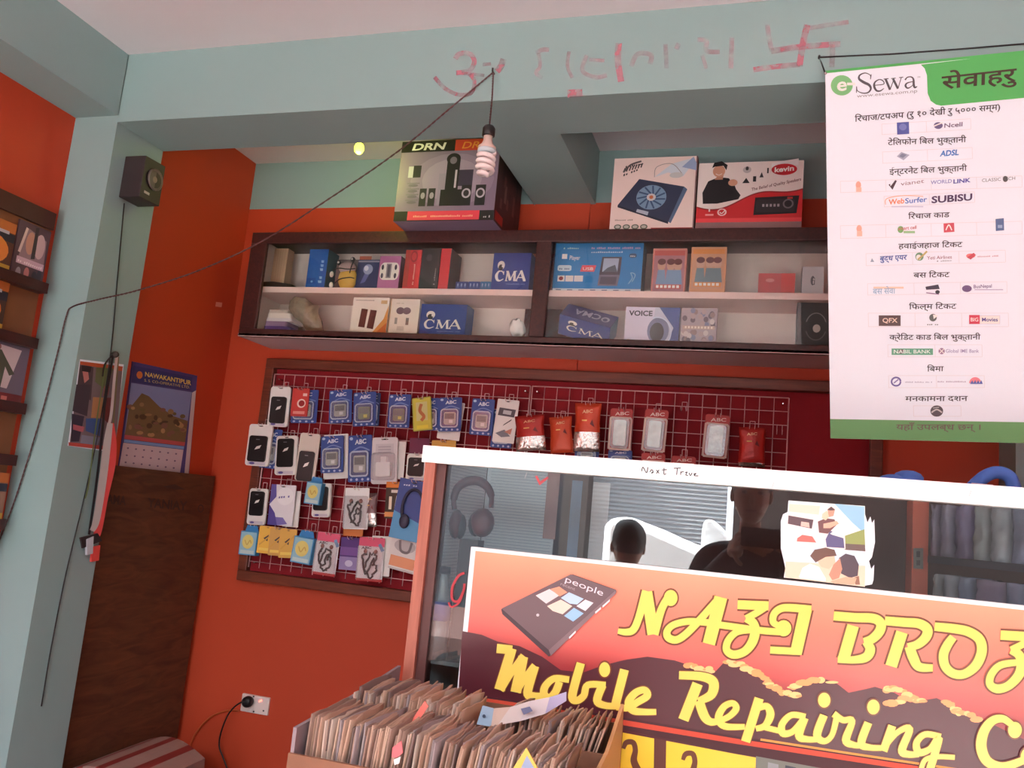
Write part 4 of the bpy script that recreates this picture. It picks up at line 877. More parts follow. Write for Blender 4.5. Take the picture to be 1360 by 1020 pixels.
pack('card', 'white earphone card with an orange band under the blue headset pack', (541, 715), (531, 758), 40, 1, hk=False, col=C(228, 220, 216), opt=wl)
# ---- bottom row
pack('box', 'blue and yellow box at the left end of the bottom row', (338, 698), (333, 737), 22, 1)
for k, (a, b) in enumerate(((357, 352), (371, 367), (384, 381))):
    def y3(A): A.poly([(-.2, .55), (.1, .7), (.05, .45)], C(60, 44, 30)); A.rect(-.4, .1, .4, .2, C(230, 190, 70)); A.stroke([(-.4, .3), (.4, .8)], .05, C(206, 150, 40))
    pack('card', ('yellow card nearest the left blue and yellow box in the bottom row', 'middle yellow card of the three in the bottom row', 'rightmost yellow card of the three in the bottom row')[k], (a, 699+k*2), (b, 735+k*3), 20, 1+(2-k)*.5, hk=k == 1, col=(C(226, 170, 40), C(206, 150, 56), C(214, 158, 50))[k], opt=y3, group='yellow cards in the bottom row', yaw=.3)
pack('box', 'blue and yellow box right of the yellow cards', (411, 705), (403, 748), 26, 1)
def pinkt(A): A.rect(-.5, .8, .5, 1, C(220, 90, 120)); A.text('ABC', (-.4, .72), (.0, .74), .06, C(50, 44, 60), .0012, .03); A.rect(-.5, 0, .5, .06, C(206, 56, 56)); A.stroke([(.3, .86), (.45, .7)], .08, C(110, 150, 190), .0012)
pack('bag', 'pink-topped earphone bag left of the purple box', (438, 708), (430, 764), 30, 1.5, opt=pinkt)
def purb(A): A.rect(-.5, .45, .5, .7, C(120, 80, 150)); A.rect(-.5, 0, .5, .4, C(150, 130, 180)); A.ell(0, .2, .2, .1, C(206, 196, 220), .001)
pack('card', 'purple box between the two pink-topped earphone bags', (467, 714), (463, 757), 26, .6, col=C(84, 52, 120), opt=purb)
pack('card', 'orange strip of a pack under the clear cable bag', (470, 700), (469, 712), 26, .3, hk=False, col=C(206, 120, 60))
pack('card', 'pale card edge right of the second pink-topped earphone bag', (508, 712), (504, 765), 26, .5, hk=False, col=OFFW)
pack('bag', 'pink-topped earphone bag right of the purple box', (495, 714), (490, 772), 34, 1.5, opt=pinkt)
# ================================================================== BULB, CORD, SMALL LAMP
YL = 2.20
hk = P(655, 96, Y=YL+.06); bt = P(650, 166, Y=YL)
t = empty('spiral_bulb', (bt.x, YL, bt.z-.17), 'unlit white spiral lamp bulb hanging on a twisted cord from the beam', 'light bulb')
m = MB(); m.lathe([(.006, .0), (.014, -.004), (.019, -.012), (.019, -.034), (.016, -.036)], bt, BLACK, 18); m.build('lamp_holder', t)
m = MB(); m.lathe([(.0135, -.036), (.0135, -.05), (.018, -.062), (.027, -.07), (.027, -.078)], bt, M((214, 190, 180), .5), 18); m.build('bulb_base', t)
m = MB(); p = []
for k in range(4*18+1):
    a = 2*math.pi*k/18; q = k/(4*18); r = .0225 if q < .8 else .0225-(q-.8)*.06
    p.append(bt+V((r*math.cos(a), r*math.sin(a), -.086-.072*q)))
m.tube(p, .0072, M((240, 226, 226), .3, name='lamp_glass'), 8); m.lathe([(.0265, -.076), (.0275, -.08), (.0275, -.086), (.02, -.09)], bt, M((200, 214, 220), .4), 18); m.build('spiral_tube', t)
CORD = M((84, 52, 52), .7, name='twisted_flex')
cw = empty('electric_cord', hk, 'thin brown electric cord running from the beam hook across to the corner column', 'cord')
def twist(pts, name, parent, r=.0018):
    q = crom([tuple(p) for p in pts], 26); 
    for s in (0, math.pi):
        m = MB(); m.tube([V(p)+V((math.cos(k*1.3+s)*r*.8, 0, math.sin(k*1.3+s)*r*.8)) for k, p in enumerate(q)], r, CORD, 5); m.build(name, parent)
twist([bt+V((0, 0, -.002)), bt*.5+hk*.5+V((.002, 0, 0)), hk], 'drop_wire', cw)
Yc_ = 2.235
twist([hk, P(600, 142, Y=2.25), P(530, 200, Y=Yc_), P(440, 262, Y=Yc_), P(345, 322, Y=Yc_), P(262, 360, Y=Yc_), P(185, 385, Y=Yc_), P(130, 398, Y=2.25), P(97, 407, Y=2.262), P(88, 420, Y=2.262), P(76, 470, Y=2.262), P(58, 540, Y=2.262), P(34, 620, Y=2.262), P(14, 680, Y=2.262), P(-8, 735, Y=2.262)], 'run_wire', cw)
m = MB(); m.tube([hk+V((0, .025, 0)), hk+V((0, -.006, 0)), hk+V((0, -.008, .01))], .003, DARK, 6); m.build('nail', cw)
lp = P(477, 197, Y=2.72)
t = empty('small_lamp', lp, 'small glowing yellow-green lamp under the slab of the recess', 'lamp')
m = MB(); m.tube([(lp.x, lp.y, ZC-.002), (lp.x, lp.y, lp.z+.03)], .0025, DARK, 6); m.lathe([(.012, .05), (.013, .02)], lp, BLACK, 12); m.build('lamp_holder', t)
m = MB(); m.ell(lp, .019, .019, .023, M((244, 255, 70), .5, emit=2.2, name='lamp_glow'), 14); m.build('bulb', t)

# ================================================================== HANGING PRICE POSTER ON THE RIGHT
YP = 2.20; pf = planeY(YP)
tl, tr, br, bl = (1096, 94), (1372, 66), (1372, 589), (1103, 582)
m = MB(); m.prism([P(*q, Y=YP) for q in (tl, tr, br, bl)], (0, .002, 0), PAPER); A = Art(m, pf)
GRN = C(86, 178, 96); GRD = C(104, 158, 96); TXTC = C(64, 58, 66)
A.poly([(1096, 94), (1372, 66), (1372, 69.5), (1230, 84), (1096, 97.5)], GRN, .0004)
A.poly([(1223, 86), (1372, 68), (1372, 129), (1250, 140.5), (1243, 139), (1236, 134), (1232, 124), (1231, 100), (1228, 91)], GRN, .0005)
A.poly([(1102.5, 556.5), (1372, 561), (1372, 589), (1103, 582)], GRD, .0004)
A.ell(1118, 113.5, 14.6, 13.5, C(126, 190, 126), .0006, 26); A.text('e', (1111.5, 121), (1124.5, 120), 17, WHT, .0012, .02, up=(.5, -18)); A.rect(1125, 110, 1136, 113.5, WHT, .001)
# Sewa with contrast strokes
SE = C(84, 80, 88)
A.stroke([(1156, 104.5), (1155.5, 100), (1149, 97.2), (1142, 100), (1141, 105), (1147, 109.5), (1154, 113), (1156.5, 118), (1153, 123), (1146, 124), (1139, 121), (1137.8, 116)], [.8, 1, 1.4, 2, 3, 3.6, 3.4, 2.6, 1.8, 1.4, 1, .8], SE, .001)
A.stroke([(1157, 99), (1156, 105.5)], 1.1, SE, .001, False); A.stroke([(1137.6, 115), (1137.4, 123.5)], 1.1, SE, .001, False)
A.stroke([(1162, 113.5), (1173.5, 112), (1172.5, 107.5), (1167.5, 106), (1162, 109.5), (1161, 115), (1164, 120.5), (1169, 121), (1174, 117.5)], [1, 1.2, 1.5, 1.3, 2, 3, 2.5, 1.8, .8], SE, .001)
for a, b, w in (((1176, 105), (1182, 119.5), 3), ((1182, 119.5), (1187, 106), 1.1), ((1186, 105), (1192.5, 118), 3), ((1192.5, 118), (1197, 103), 1.1), ((1173.5, 105.3), (1180, 104.7), 1.1), ((1183.5, 104.6), (1189.5, 104), 1.1), ((1194, 103.4), (1199.5, 102.8), 1.1)): A.stroke([a, b], w, SE, .001, False)
A.stroke([(1202, 106.5), (1205, 103), (1210, 102.5), (1213, 105.5), (1213.5, 113), (1215, 116.5), (1218, 115)], [2, 1.4, 1.6, 2.4, 3, 2.4, 1], SE, .001); A.stroke([(1213, 108.5), (1205, 110.5), (1202.5, 114), (1205, 117.3), (1209, 116), (1213, 112.5)], [1, 1.6, 2.6, 2, 1.2, .8], SE, .001)
A.text('www.esewa.com.np', (1138, 130), (1218, 123), 4.6, C(150, 146, 152), .001, 0, up=(.2, -4.6)); A.text('TM', (1218, 104), (1222, 103.5), 2, SE, .001, 0, up=(0, -2))
A.text(dev('सेवाहरु'), (1250, 119), (1350, 108), 21, C(70, 56, 44), .0012, .016, up=(.6, -19))
for s, a, b, h in (('रिचाज/टपअप (रु १० देखी रु ५००० सम्म)', (1135, 162), (1328, 146), 9.5), ('टेलिफोन बिल भुक्तानी', (1179, 193), (1283, 189), 9), ('ईन्टरनेट बिल भुक्तानी', (1181, 232), (1284, 227), 9), ('रिचाज काड', (1206, 291), (1261, 288.5), 8.5), ('हवाईजहाज टिकट', (1193, 330.5), (1278, 328), 8.5),
                   ('बस टिकट', (1213, 369), (1261, 368), 8.5), ('फिल्म टिकट', (1207, 411), (1270, 410), 8.5), ('क्रेडिट काड बिल भुक्तानी', (1181, 451.5), (1302, 451), 8.5), ('बिमा', (1231, 493.5), (1253, 493), 8.5), ('मनकामना दशन', (1202, 533), (1285, 532.5), 8.5)):
    A.text(dev(s), a, b, h, TXTC, .001, .012, up=(.2, -h*.85))
A.text(dev('यहाँ उपलब्ध छन् ।'), (1190, 571), (1302, 571), 10, C(110, 92, 84), .001, .01, up=(.2, -8))
LN = C(222, 216, 220)
def cell(x0, y0, x1, y1, n, sl):
    for k in range(n+1):
        x = x0+(x1-x0)*k/n; dy = sl*(x-x0); A.stroke([(x, y0+dy), (x+.5, y1+dy)], .6, LN, .0006, False)
    for y in (y0, y1): A.stroke([(x0, y), (x1, y+sl*(x1-x0))], .6, LN, .0006, False)
for q in ((1171, 165, 1289, 179, 2, -.06), (1172, 202, 1291, 217, 2, -.05), (1116, 241, 1357, 256, 4, -.03), (1174, 261, 1294, 275, 2, -.05), (1116, 300, 1357, 317, 4, -.025), (1150, 337, 1335, 353, 3, -.025), (1152, 377, 1337, 392, 3, -.015), (1153, 416, 1339, 434, 3, 0), (1179, 458, 1304, 474, 2, 0), (1180, 499, 1307, 515, 2, 0), (1213, 539, 1276, 553, 1, 0)): cell(*q)
bl_ = C(84, 92, 160); A.poly([(1191, 163), (1207, 162), (1207.5, 178), (1191.5, 179)], bl_); A.ell(1199, 169, 5, 4.5, C(120, 126, 186), .001)
A.ell(1246, 167, 6, 4.5, C(110, 100, 140)); A.stroke([(1240, 168), (1247, 165), (1252, 163)], 1.6, WHT, .001); A.text('Ncell', (1254, 170), (1278, 168), 6, C(110, 90, 120), .001, .01, up=(.2, -6))
A.poly([(1191, 208), (1197, 202), (1208, 206), (1200, 213)], C(170, 176, 196)); A.poly([(1194, 208), (1198, 204), (1204, 206), (1199, 210)], C(130, 136, 160), .001)
A.text('ADSL', (1248, 208), (1273, 206), 7.5, C(70, 120, 190), .001, .03, up=(1.2, -7.5))
A.ell(1140, 246, 3.5, 5, C(236, 170, 150)); A.rect(1137, 249, 1144, 255, C(240, 190, 170), .001)
A.stroke([(1181, 245), (1184, 250), (1190, 240)], 2.4, C(80, 60, 70), .001, False); A.text('vianet', (1196, 247), (1227, 243), 5.5, C(150, 120, 130), .001, 0, up=(.2, -5.5))
A.text('WORLD', (1236, 245), (1264, 243), 5, C(130, 130, 190), .001, .01, up=(.1, -5)); A.text('LINK', (1266, 244), (1289, 242), 5.5, C(80, 80, 160), .001, .03, up=(.1, -5.5))
A.text('CLASSIC TECH', (1304, 242), (1348, 239), 4.5, C(120, 116, 120), .001, 0, up=(.1, -4.5)); A.ell(1335, 238, 3.4, 4, C(90, 90, 90), .0012)
A.text('Web', (1180, 272), (1201, 270), 7.5, C(236, 140, 100), .001, .02, up=(.1, -7)); A.text('Surfer', (1202, 270.5), (1231, 268), 7.5, C(84, 120, 190), .001, .015, up=(.1, -7)); A.stroke([(1176, 272), (1178, 264), (1200, 260), (1226, 261)], 1, C(240, 180, 150), .001); A.rect(1184, 274, 1226, 275.5, C(200, 200, 220), .001)
A.text('SUBISU', (1237, 270), (1291, 266), 9.5, C(80, 60, 96), .0012, .03, up=(.2, -9))
A.ell(1141, 304, 3.5, 5, C(236, 170, 150)); A.rect(1138, 307, 1145, 314, C(240, 190, 170), .001)
A.text('smart cell', (1193, 306), (1217, 304), 4.5, C(196, 90, 96), .001, .01, up=(.1, -4.5)); A.ell(1196, 305, 4, 4.5, C(120, 176, 110), .0009); A.rect(1200, 307, 1215, 310, C(150, 190, 140), .001)
A.poly([(1253, 297), (1267, 296), (1267.5, 308), (1253.5, 309)], C(206, 84, 96)); A.stroke([(1256, 306), (1260, 299), (1264, 306)], 1.5, WHT, .001)
A.poly([(1322, 291), (1333, 290), (1333.5, 306), (1322.5, 307)], C(90, 110, 150)); A.rect(1325, 299, 1331, 303, C(150, 170, 200), .001)
A.text(dev('बुद्ध एयर'), (1168, 347), (1204, 345), 7.5, C(70, 90, 160), .001, .02, up=(.8, -7)); A.poly([(1156, 348), (1158, 343), (1161, 348)], C(150, 160, 180))
A.ell(1221, 341, 5.5, 5.5, C(110, 150, 120)); A.ell(1220, 342, 3.4, 3.6, WHT, .001); A.stroke([(1219, 345), (1226, 339), (1231, 334)], 2.4, C(190, 170, 110), .0012); A.text('Yeti Airlines', (1231, 345), (1264, 343.5), 4.6, C(150, 90, 110), .001, .005, up=(.1, -4.6)); A.text('~~~~~~~~', (1244, 348), (1264, 347), 2.6, C(150, 150, 160), .001, 0, up=(0, -2.6))
A.ell(1289, 340, 6, 3, C(226, 120, 120)); A.poly([(1284, 342), (1293, 336), (1296, 339), (1289, 345)], C(196, 80, 90), .001); A.text('~~~~~~~~~~~~~', (1298, 342), (1326, 341), 3, C(200, 160, 170), .001, 0, up=(0, -3))
A.text(dev('बस सेवा'), (1159, 391), (1189, 390), 8, C(150, 180, 206), .001, .01, up=(.2, -8)); A.rect(1160, 381, 1200, 383.5, C(236, 206, 186), .001)
A.poly([(1229, 381), (1246, 378), (1248, 384), (1230, 385)], C(70, 66, 84)); A.stroke([(1230, 389), (1247, 391)], 1.3, C(150, 120, 160), .001, False); A.ell(1245, 388, 3, 2.5, C(60, 56, 66), .001)
A.ell(1284, 383.5, 6.5, 4.5, C(110, 90, 130)); A.text('BusNepal', (1293, 383), (1317, 382), 4.6, C(110, 90, 140), .001, .01, up=(0, -4.6)); A.rect(1294, 384.3, 1332, 385.6, C(190, 180, 206), .001)
A.rect(1167, 419, 1196, 433, C(92, 74, 74), .0008); A.text('QFX', (1172, 428.5), (1192, 428.5), 6, C(226, 196, 180), .0012, .02, up=(0, -6))
A.ell(1239, 422, 5, 5, C(100, 100, 100)); A.poly([(1239, 418), (1246, 419), (1240, 424)], WHT, .001); A.text('~~~~~~~', (1231, 432), (1249, 432), 3, C(110, 106, 110), .001, 0, up=(0, -3))
A.rect(1287, 419, 1328, 430.5, C(210, 200, 216), .0007); A.rect(1287.8, 419.6, 1327.4, 430, WHT, .0008); A.rect(1287, 418.5, 1301, 430.5, C(214, 70, 90), .001); A.text('BIG', (1289, 427), (1299, 427), 5, WHT, .0013, .01, up=(0, -5)); A.text('Movies', (1304, 427), (1325, 427), 5, C(90, 80, 150), .0013, .02, up=(0, -5))
A.rect(1184, 463, 1239, 471.5, C(100, 166, 136), .0008); A.text('NABIL BANK', (1187, 469.5), (1236, 469.5), 5, C(226, 236, 230), .0012, .01, up=(0, -5)); A.ell(1197, 467, 4, 3, C(120, 110, 110), .001)
A.ell(1250.5, 466.5, 4.2, 4.2, C(160, 130, 160)); A.stroke([(1247, 470), (1254, 463)], 1, WHT, .001, False); A.stroke([(1247, 463), (1254, 470)], 1, WHT, .001, False); A.text('Global IME Bank', (1256, 468.5), (1300, 468.5), 4.8, C(150, 140, 180), .001, .005, up=(0, -4.8))
A.stroke([(1190+6*math.cos(a*.52), 507+5.5*math.sin(a*.52)) for a in range(13)], 2.2, C(110, 100, 160), .001); A.stroke([(1187, 509), (1193, 504)], 1.6, C(130, 120, 170), .001, False); A.text('~~~~~~~~~~~~~~~~~~~~', (1202, 508.5), (1238, 508.5), 2.6, C(170, 170, 190), .001, 0, up=(0, -2.6)); A.text('~~~~~~~~~~~~~~~~~', (1245, 508), (1283, 508), 3, C(180, 170, 190), .001, 0, up=(0, -3))
A.ell(1295, 509, 8, 8, C(226, 130, 140), .0009, 14, 180, 360); 
for k in range(4): A.poly([(1288+4*k, 510), (1291+4*k, 505), (1293+4*k, 510)], C(90, 100, 170), .0013)
A.ell(1244, 546, 8.5, 7.5, C(80, 72, 78)); A.stroke([(1237, 548), (1244, 544), (1251, 548)], 2, C(190, 180, 180), .001); A.stroke([(1239, 542), (1247, 541)], 1.4, C(160, 160, 160), .001)
po = m.build('poster', None, 'white and green service list poster hanging by a black cord at the right', 'poster', recalc=False)
m = MB(); k1 = P(1088, 76, Y=YC1-.006); m.tube([P(1096, 97, Y=YP-.002), P(1092, 86, Y=YP+.02), k1, P(1180, 72, Y=YC1-.01), P(1290, 64, Y=YC1-.01), P(1420, 53, Y=YC1-.004)], .0022, BLACK, 6); co = m.build('cord', None, 'black cord along the beam that carries the hanging poster', 'cord')
m = MB(); m.tube([k1+V((0, .02, 0)), k1+V((0, -.008, 0))], .003, DARK, 6); q = P(1420, 53, Y=YC1); m.tube([q+V((0, .02, 0)), q+V((0, -.01, 0))], .003, DARK, 6); m.build('nail', co)
m = MB(); m.ell(P(1096.5, 97, Y=YP-.003), .004, .003, .004, CHROME, 8); m.build('eyelet', po)

# ================================================================== DISPLAY COUNTER
zr1 = P(960, 620, Y=YG).z; zr0 = P(960, 644.5, Y=YG).z; xl = P(566, 600, Y=YG).x; xe = 1.25
pf0 = P(541, 880, Y=YG).x; pr = P(578, 700, Y=YG-.0).x; pr2 = P(585, 700, Y=YG+.03).x
xl = (xl+P(540, 880, Y=YG).x)/2
cn = empty('display_counter', ((xl+xe)/2, YG, 0), 'tall glass-fronted display counter with a white top rail and brown posts', 'counter')
m = MB(); m.box(xl-.006, xe, YG-.012, YG+.03, zr0, zr1, M((250, 248, 246), .4, name='white_rail_paint')); A = Art(m, planeY(YG-.012))
hw = C(40, 38, 44)
tt = T(800, 600, 5.368)
for q in ([(280, 140), (290, 110), (315, 150), (325, 110)], [(340, 145), (350, 128), (362, 140), (350, 152), (366, 148)], [(385, 130), (405, 155)], [(405, 128), (385, 156)], [(440, 115), (440, 160), (455, 155)], [(425, 130), (460, 128)],
          [(510, 118), (560, 116)], [(535, 118), (530, 165)], [(560, 140), (558, 165)], [(558, 148), (580, 140)], [(590, 150), (605, 145), (595, 165), (612, 168)], [(618, 150), (628, 170), (640, 150)], [(650, 160), (668, 155), (655, 170), (685, 172)]):
    A.stroke(tt(q), 1.25, hw, .0006)
for px in (700, 1028, 1290): A.stroke([(px, 622+(px-566)*.04), (px-3, 630+(px-566)*.04)], .8, C(190, 186, 186), .0006, False)
m.build('top_rail', cn, label='white painted top rail')
m = MB(); m.box(xl, xe, YG+.03, YG+.46, zr1-.010, zr1-.004, glassy('counter_top_glass', .02, (252, 255, 254), .02)); m.build('top_glass', cn, label='clear glass top')  # unseen top, made of glass so ceiling light enters the case
dv = (pr-xl)
m = MB(); m.box(xl, xl+dv*.66, YG-.006, YG+.035, 0, zr0, POSTWOOD); m.build('post', cn, label='salmon brown corner post')
m = MB(); m.box(xl+dv*.66, xl+dv*1.25, YG+.004, YG+.035, 0, zr0, M((86, 44, 40), .5, noise=.2, scale=20)); m.build('inner_post', cn)
m = MB(); m.box(xl+dv*1.25, xe, YG+.010, YG+.015, .7, zr0, GLASS); m.build('glass_pane', cn, label='clear front glass')
m = MB(); m.box(xl, xe, YG+.445, YG+.46, .7, zr1-.012, M((92, 62, 60), .8, noise=.1)); m.box(xl, xl+.015, YG+.035, YG+.445, .7, zr1-.012, M((80, 44, 40), .7)); m.box(xl+.015, xe, YG+.02, YG+.445, .70, .72, M((96, 40, 36), .7)); m.build('case_body', cn)
m = MB(); m.box(xl, xe, YG+.02, YG+.46, 0, .7, FRWOOD); m.build('base', cn)
m = MB(); m.box(xl+.019, -.03, YG+.03, YG+.335, .943, .951, M((150, 150, 150), .3)); m.build('shelf', cn)
zsh = .951
m = MB(); ps = P(736, 700, Y=YG+.34).x; m.box(xl+.02, ps, YG+.34, YG+.344, .73, zr1-.016, M((236, 242, 246), .6, name='pale_blue_sheet')); A = Art(m, lambda u, v, o: V((u, YG+.34-o, v))); 
for k in range(60): A.rect(xl+.03, .96+k*.007, ps-.005, .9615+k*.007, C(196, 206, 214))
A.rect(xl+.17, 1.2, xl+.2, 1.36, C(196, 150, 140), .001); A.rect(xl+.23, 1.15, xl+.255, 1.34, C(110, 140, 176), .001); A.rect(xl+.28, 1.1, xl+.32, 1.34, C(206, 186, 180), .001)
m.box(xl+.0155, xl+.0185, YG+.036, YG+.34, .73, zr1-.016, M((236, 242, 246), .6, name='pale_blue_sheet')); A = Art(m, lambda u, v, o: V((xl+.0185+o, u, v)))
for k in range(60): A.rect(YG+.037, .96+k*.007, YG+.339, .9615+k*.007, C(196, 206, 214))
m.build('backing_sheet', cn, label='pale blue lined backing sheet')
# headphones and bottle inside the case
YH = YG+.06
hd = empty('headphones', P(627, 715, Y=YH), 'maroon over-ear headphones behind the counter glass left of the sign', 'headphones')
MAR = M((84, 22, 28), .35, name='maroon_plastic')
q0 = P(626, 680, Y=YH); sc_ = .032/20*1.15
def hp_(x, y, dy=0.): a = P(560+x/5.1, 590+y/5.1, Y=YH+dy); return a
m = MB(); m.tube(crom([tuple(hp_(*a)) for a in ((222, 440), (218, 370), (245, 295), (310, 252), (385, 250), (440, 285), (472, 350), (470, 430))]), [.0055]*6+[.0075+.0025*math.sin(math.pi*k/30) for k in range(31)]+[.0055]*6, MAR, 8); m.build('headband', hd)
for a, b in (((222, 540), 1.0), ((400, 530), 1.75)):
    m = MB(); c = hp_(*a); m.ell(c+V((0, .01, 0)), .015*b, .018, .030, MAR, 16); ec = m.build('ear_cup', hd); m = MB(); m.ell(c+V((.009*(1 if b < 1.2 else -1.6), .016, -.004)), .010*b, .018, .026, BLACK, 14); m.build('ear_cushion', ec)
m = MB(); c = hp_(320, 640); lo = hp_(340, 640).z; m.box(c.x-.018, c.x+.022, YH-.005, YH+.035, zsh, hp_(320, 650).z+.001, M((70, 60, 62), .6)); m.build('stand_block', hd)
bo = P(586, 800, Y=YH-.02)
t = empty('water_bottle', (bo.x, YH-.02, zsh), 'clear plastic water bottle with a blue label behind the counter glass', 'bottle')
zb_ = P(586, 752, Y=YH-.02).z
m = MB(); m.lathe([(.012, zb_-.012-.72), (.012, zb_-.03-.72), (.021, zb_-.06-.72), (.021, zb_-.13-.72), (.02, zsh-.72+.0005)], (bo.x, YH-.02, .72), glassy('bottle_plastic', .15, (226, 234, 240), .05, .2), 16); bb_ = m.build('body', t)
m = MB(); m.lathe([(.0125, zb_-.72), (.0125, zb_-.014-.72)], (bo.x, YH-.02, .72), C(60, 50, 60), 14); m.build('cap', t)
m = MB(); m.lathe([(.0215, zb_-.068-.72), (.0215, zb_-.105-.72)], (bo.x, YH-.02, .72), C(60, 76, 150), 16); m.build('bottle_label', bb_, label='blue bottle label')
# red sticker lettering on the inside of the glass
m = MB(); A = Art(m, planeY(YG+.0085)); A.stroke([(617, 761), (609, 765), (601, 780), (601, 796), (609, 798), (616, 784), (617, 775)], 3.2, C(170, 30, 44)); A.stroke([(616, 784), (610, 800), (600, 806), (596, 800)], 2.6, C(170, 30, 44)); A.stroke([(712, 632), (717, 642), (728, 634)], 3, C(180, 60, 66), .0006, False)
m.build('red_letters', cn, label='red curly sticker letters on the glass')
# photo print with torn paper border stuck to the glass
m = MB(); pl = planeY(YG+.006); 
pb = [P(*q, Y=YG+.008) for q in ((1047, 666), (1046, 680), (1040, 683), (1037, 692), (1037, 728), (1041, 745), (1043, 755), (1041, 767), (1100, 773), (1147, 778), (1158, 776), (1160, 770), (1161, 750), (1157, 756), (1154, 745), (1158, 740), (1162, 720), (1161, 690), (1158, 695), (1156, 686), (1152, 694), (1149, 684), (1147, 674))]
m.prism(pb, (0, -.0012, 0), PAPER); A = Art(m, lambda u, v, o: P(u, v, Y=YG+.0068)+V((0, -o, 0)))
def q1(pts, mm, o=.0008): A.poly([(1020+a/6.8, 650+b/6.8) for a, b in pts], mm, o)
q1([(185, 100), (875, 150), (880, 560), (170, 500)], C(226, 236, 236), .0004); q1([(600, 130), (870, 155), (872, 400), (760, 300)], C(150, 196, 226), .0006); q1([(190, 130), (470, 150), (460, 230), (190, 200)], C(206, 216, 196), .0006); q1([(690, 420), (870, 360), (878, 520), (700, 520)], C(150, 160, 90), .0007); q1([(700, 490), (875, 500), (880, 560), (690, 545)], C(110, 90, 84), .0008)
q1([(170, 210), (460, 250), (480, 400), (640, 330), (690, 320), (700, 540), (170, 500)], C(240, 226, 224), .0009); q1([(185, 235), (410, 275), (395, 355), (180, 310)], C(96, 70, 76), .0011); q1([(300, 290), (370, 300), (375, 345), (295, 330)], C(236, 190, 176), .0013); q1([(265, 440), (310, 410), (400, 425), (435, 480), (260, 470)], C(226, 110, 100), .0011); q1([(520, 450), (560, 370), (680, 430), (690, 530), (530, 520)], C(96, 88, 130), .0012)
q1([(450, 290), (520, 260), (600, 270), (620, 320), (540, 400), (460, 390)], C(120, 76, 76), .0014); q1([(500, 310), (620, 285), (640, 310), (560, 350), (500, 350)], C(226, 176, 150), .0016); q1([(490, 220), (530, 190), (560, 240), (520, 280), (485, 260)], C(236, 206, 176), .0016); q1([(535, 180), (570, 155), (605, 180), (590, 240), (550, 250)], C(206, 150, 126), .0018); q1([(535, 185), (570, 155), (605, 185), (585, 190), (560, 190)], C(80, 56, 56), .002); q1([(560, 400), (660, 320), (690, 330), (680, 440), (580, 410)], C(230, 232, 226), .0015)
q1([(160, 510), (880, 565), (880, 700), (160, 660)], C(206, 220, 236), .0005); q1([(160, 650), (880, 690), (875, 880), (150, 795)], C(236, 206, 180), .0006); q1([(380, 600), (420, 545), (520, 525), (600, 545), (620, 600), (520, 610), (430, 660)], C(110, 76, 64), .0012); q1([(440, 640), (500, 600), (600, 600), (610, 660), (550, 720), (480, 700)], C(236, 190, 160), .0011); q1([(280, 790), (310, 710), (380, 670), (460, 700), (520, 800), (520, 830), (290, 800)], C(246, 244, 244), .001)
q1([(640, 620), (700, 580), (780, 600), (820, 680), (810, 780), (740, 800), (660, 760)], C(84, 66, 76), .0013); q1([(590, 680), (650, 620), (670, 720), (640, 800), (580, 820), (550, 770)], C(196, 140, 116), .0014); q1([(560, 830), (700, 790), (800, 800), (780, 860), (600, 850)], C(226, 170, 140), .0015); q1([(770, 800), (820, 780), (830, 860), (790, 860)], C(150, 104, 84), .0014)
m.build('photo_print', cn, label='torn glossy photo print of couples stuck to the glass', recalc=False)
# orange post, slanting rack and wrapped garments inside the case
m = MB(); a = P(1210, 700, Y=YG+.38).x; b = P(1231, 700, Y=YG+.38).x; m.box(a, b, YG+.36, YG+.44, .72, zr1-.014, M((250, 120, 92), .6, name='salmon_orange_paint')); A = Art(m, planeY(YG+.36)); A.poly([(1213, 728), (1226, 728), (1226, 756), (1213, 755)], C(170, 166, 160)); A.rect(1217, 732, 1222, 740, C(110, 106, 104), .001); A.rect(1217, 744, 1222, 751, C(120, 116, 112), .001); m.build('inside_post', cn, label='salmon orange post with a grey switch plate')
yl_, yr_ = YG+.34, YG+.14
zl_ = P(1232, 738, Y=yl_).z; xs0 = P(1232, 738, Y=yl_).x; xs1 = P(1420, 772, Y=yr_).x
def on_rack(t_): return V((xs0+(xs1-xs0)*t_, yl_+(yr_-yl_)*t_, 0))
dr = (on_rack(1)-on_rack(0)).normalized(); nr = V((dr.y, -dr.x, 0)); nr = nr if nr.y < 0 else -nr
rk = []
for zz in (zl_, zl_-.135):
    m = MB(); a = on_rack(0); b = on_rack(1); m.hexa([V((a.x, a.y, zz-.014)), V((b.x, b.y, zz-.014)), V((b.x, b.y, zz-.014))-nr*.09, V((a.x, a.y, zz-.014))-nr*.09, V((a.x, a.y, zz)), V((b.x, b.y, zz)), V((b.x, b.y, zz))-nr*.09, V((a.x, a.y, zz))-nr*.09], M((58, 50, 64), .6)); m.build('rack_shelf', cn)
tones = [tuple(int(q*1.45) for q in c) for c in ((104, 92, 110), (112, 104, 120), (98, 86, 112), (118, 116, 118), (124, 122, 128), (106, 106, 124), (110, 92, 110), (100, 96, 116))]
nm_ = ('first', 'second', 'third', 'fourth', 'fifth', 'sixth', 'seventh', 'eighth')
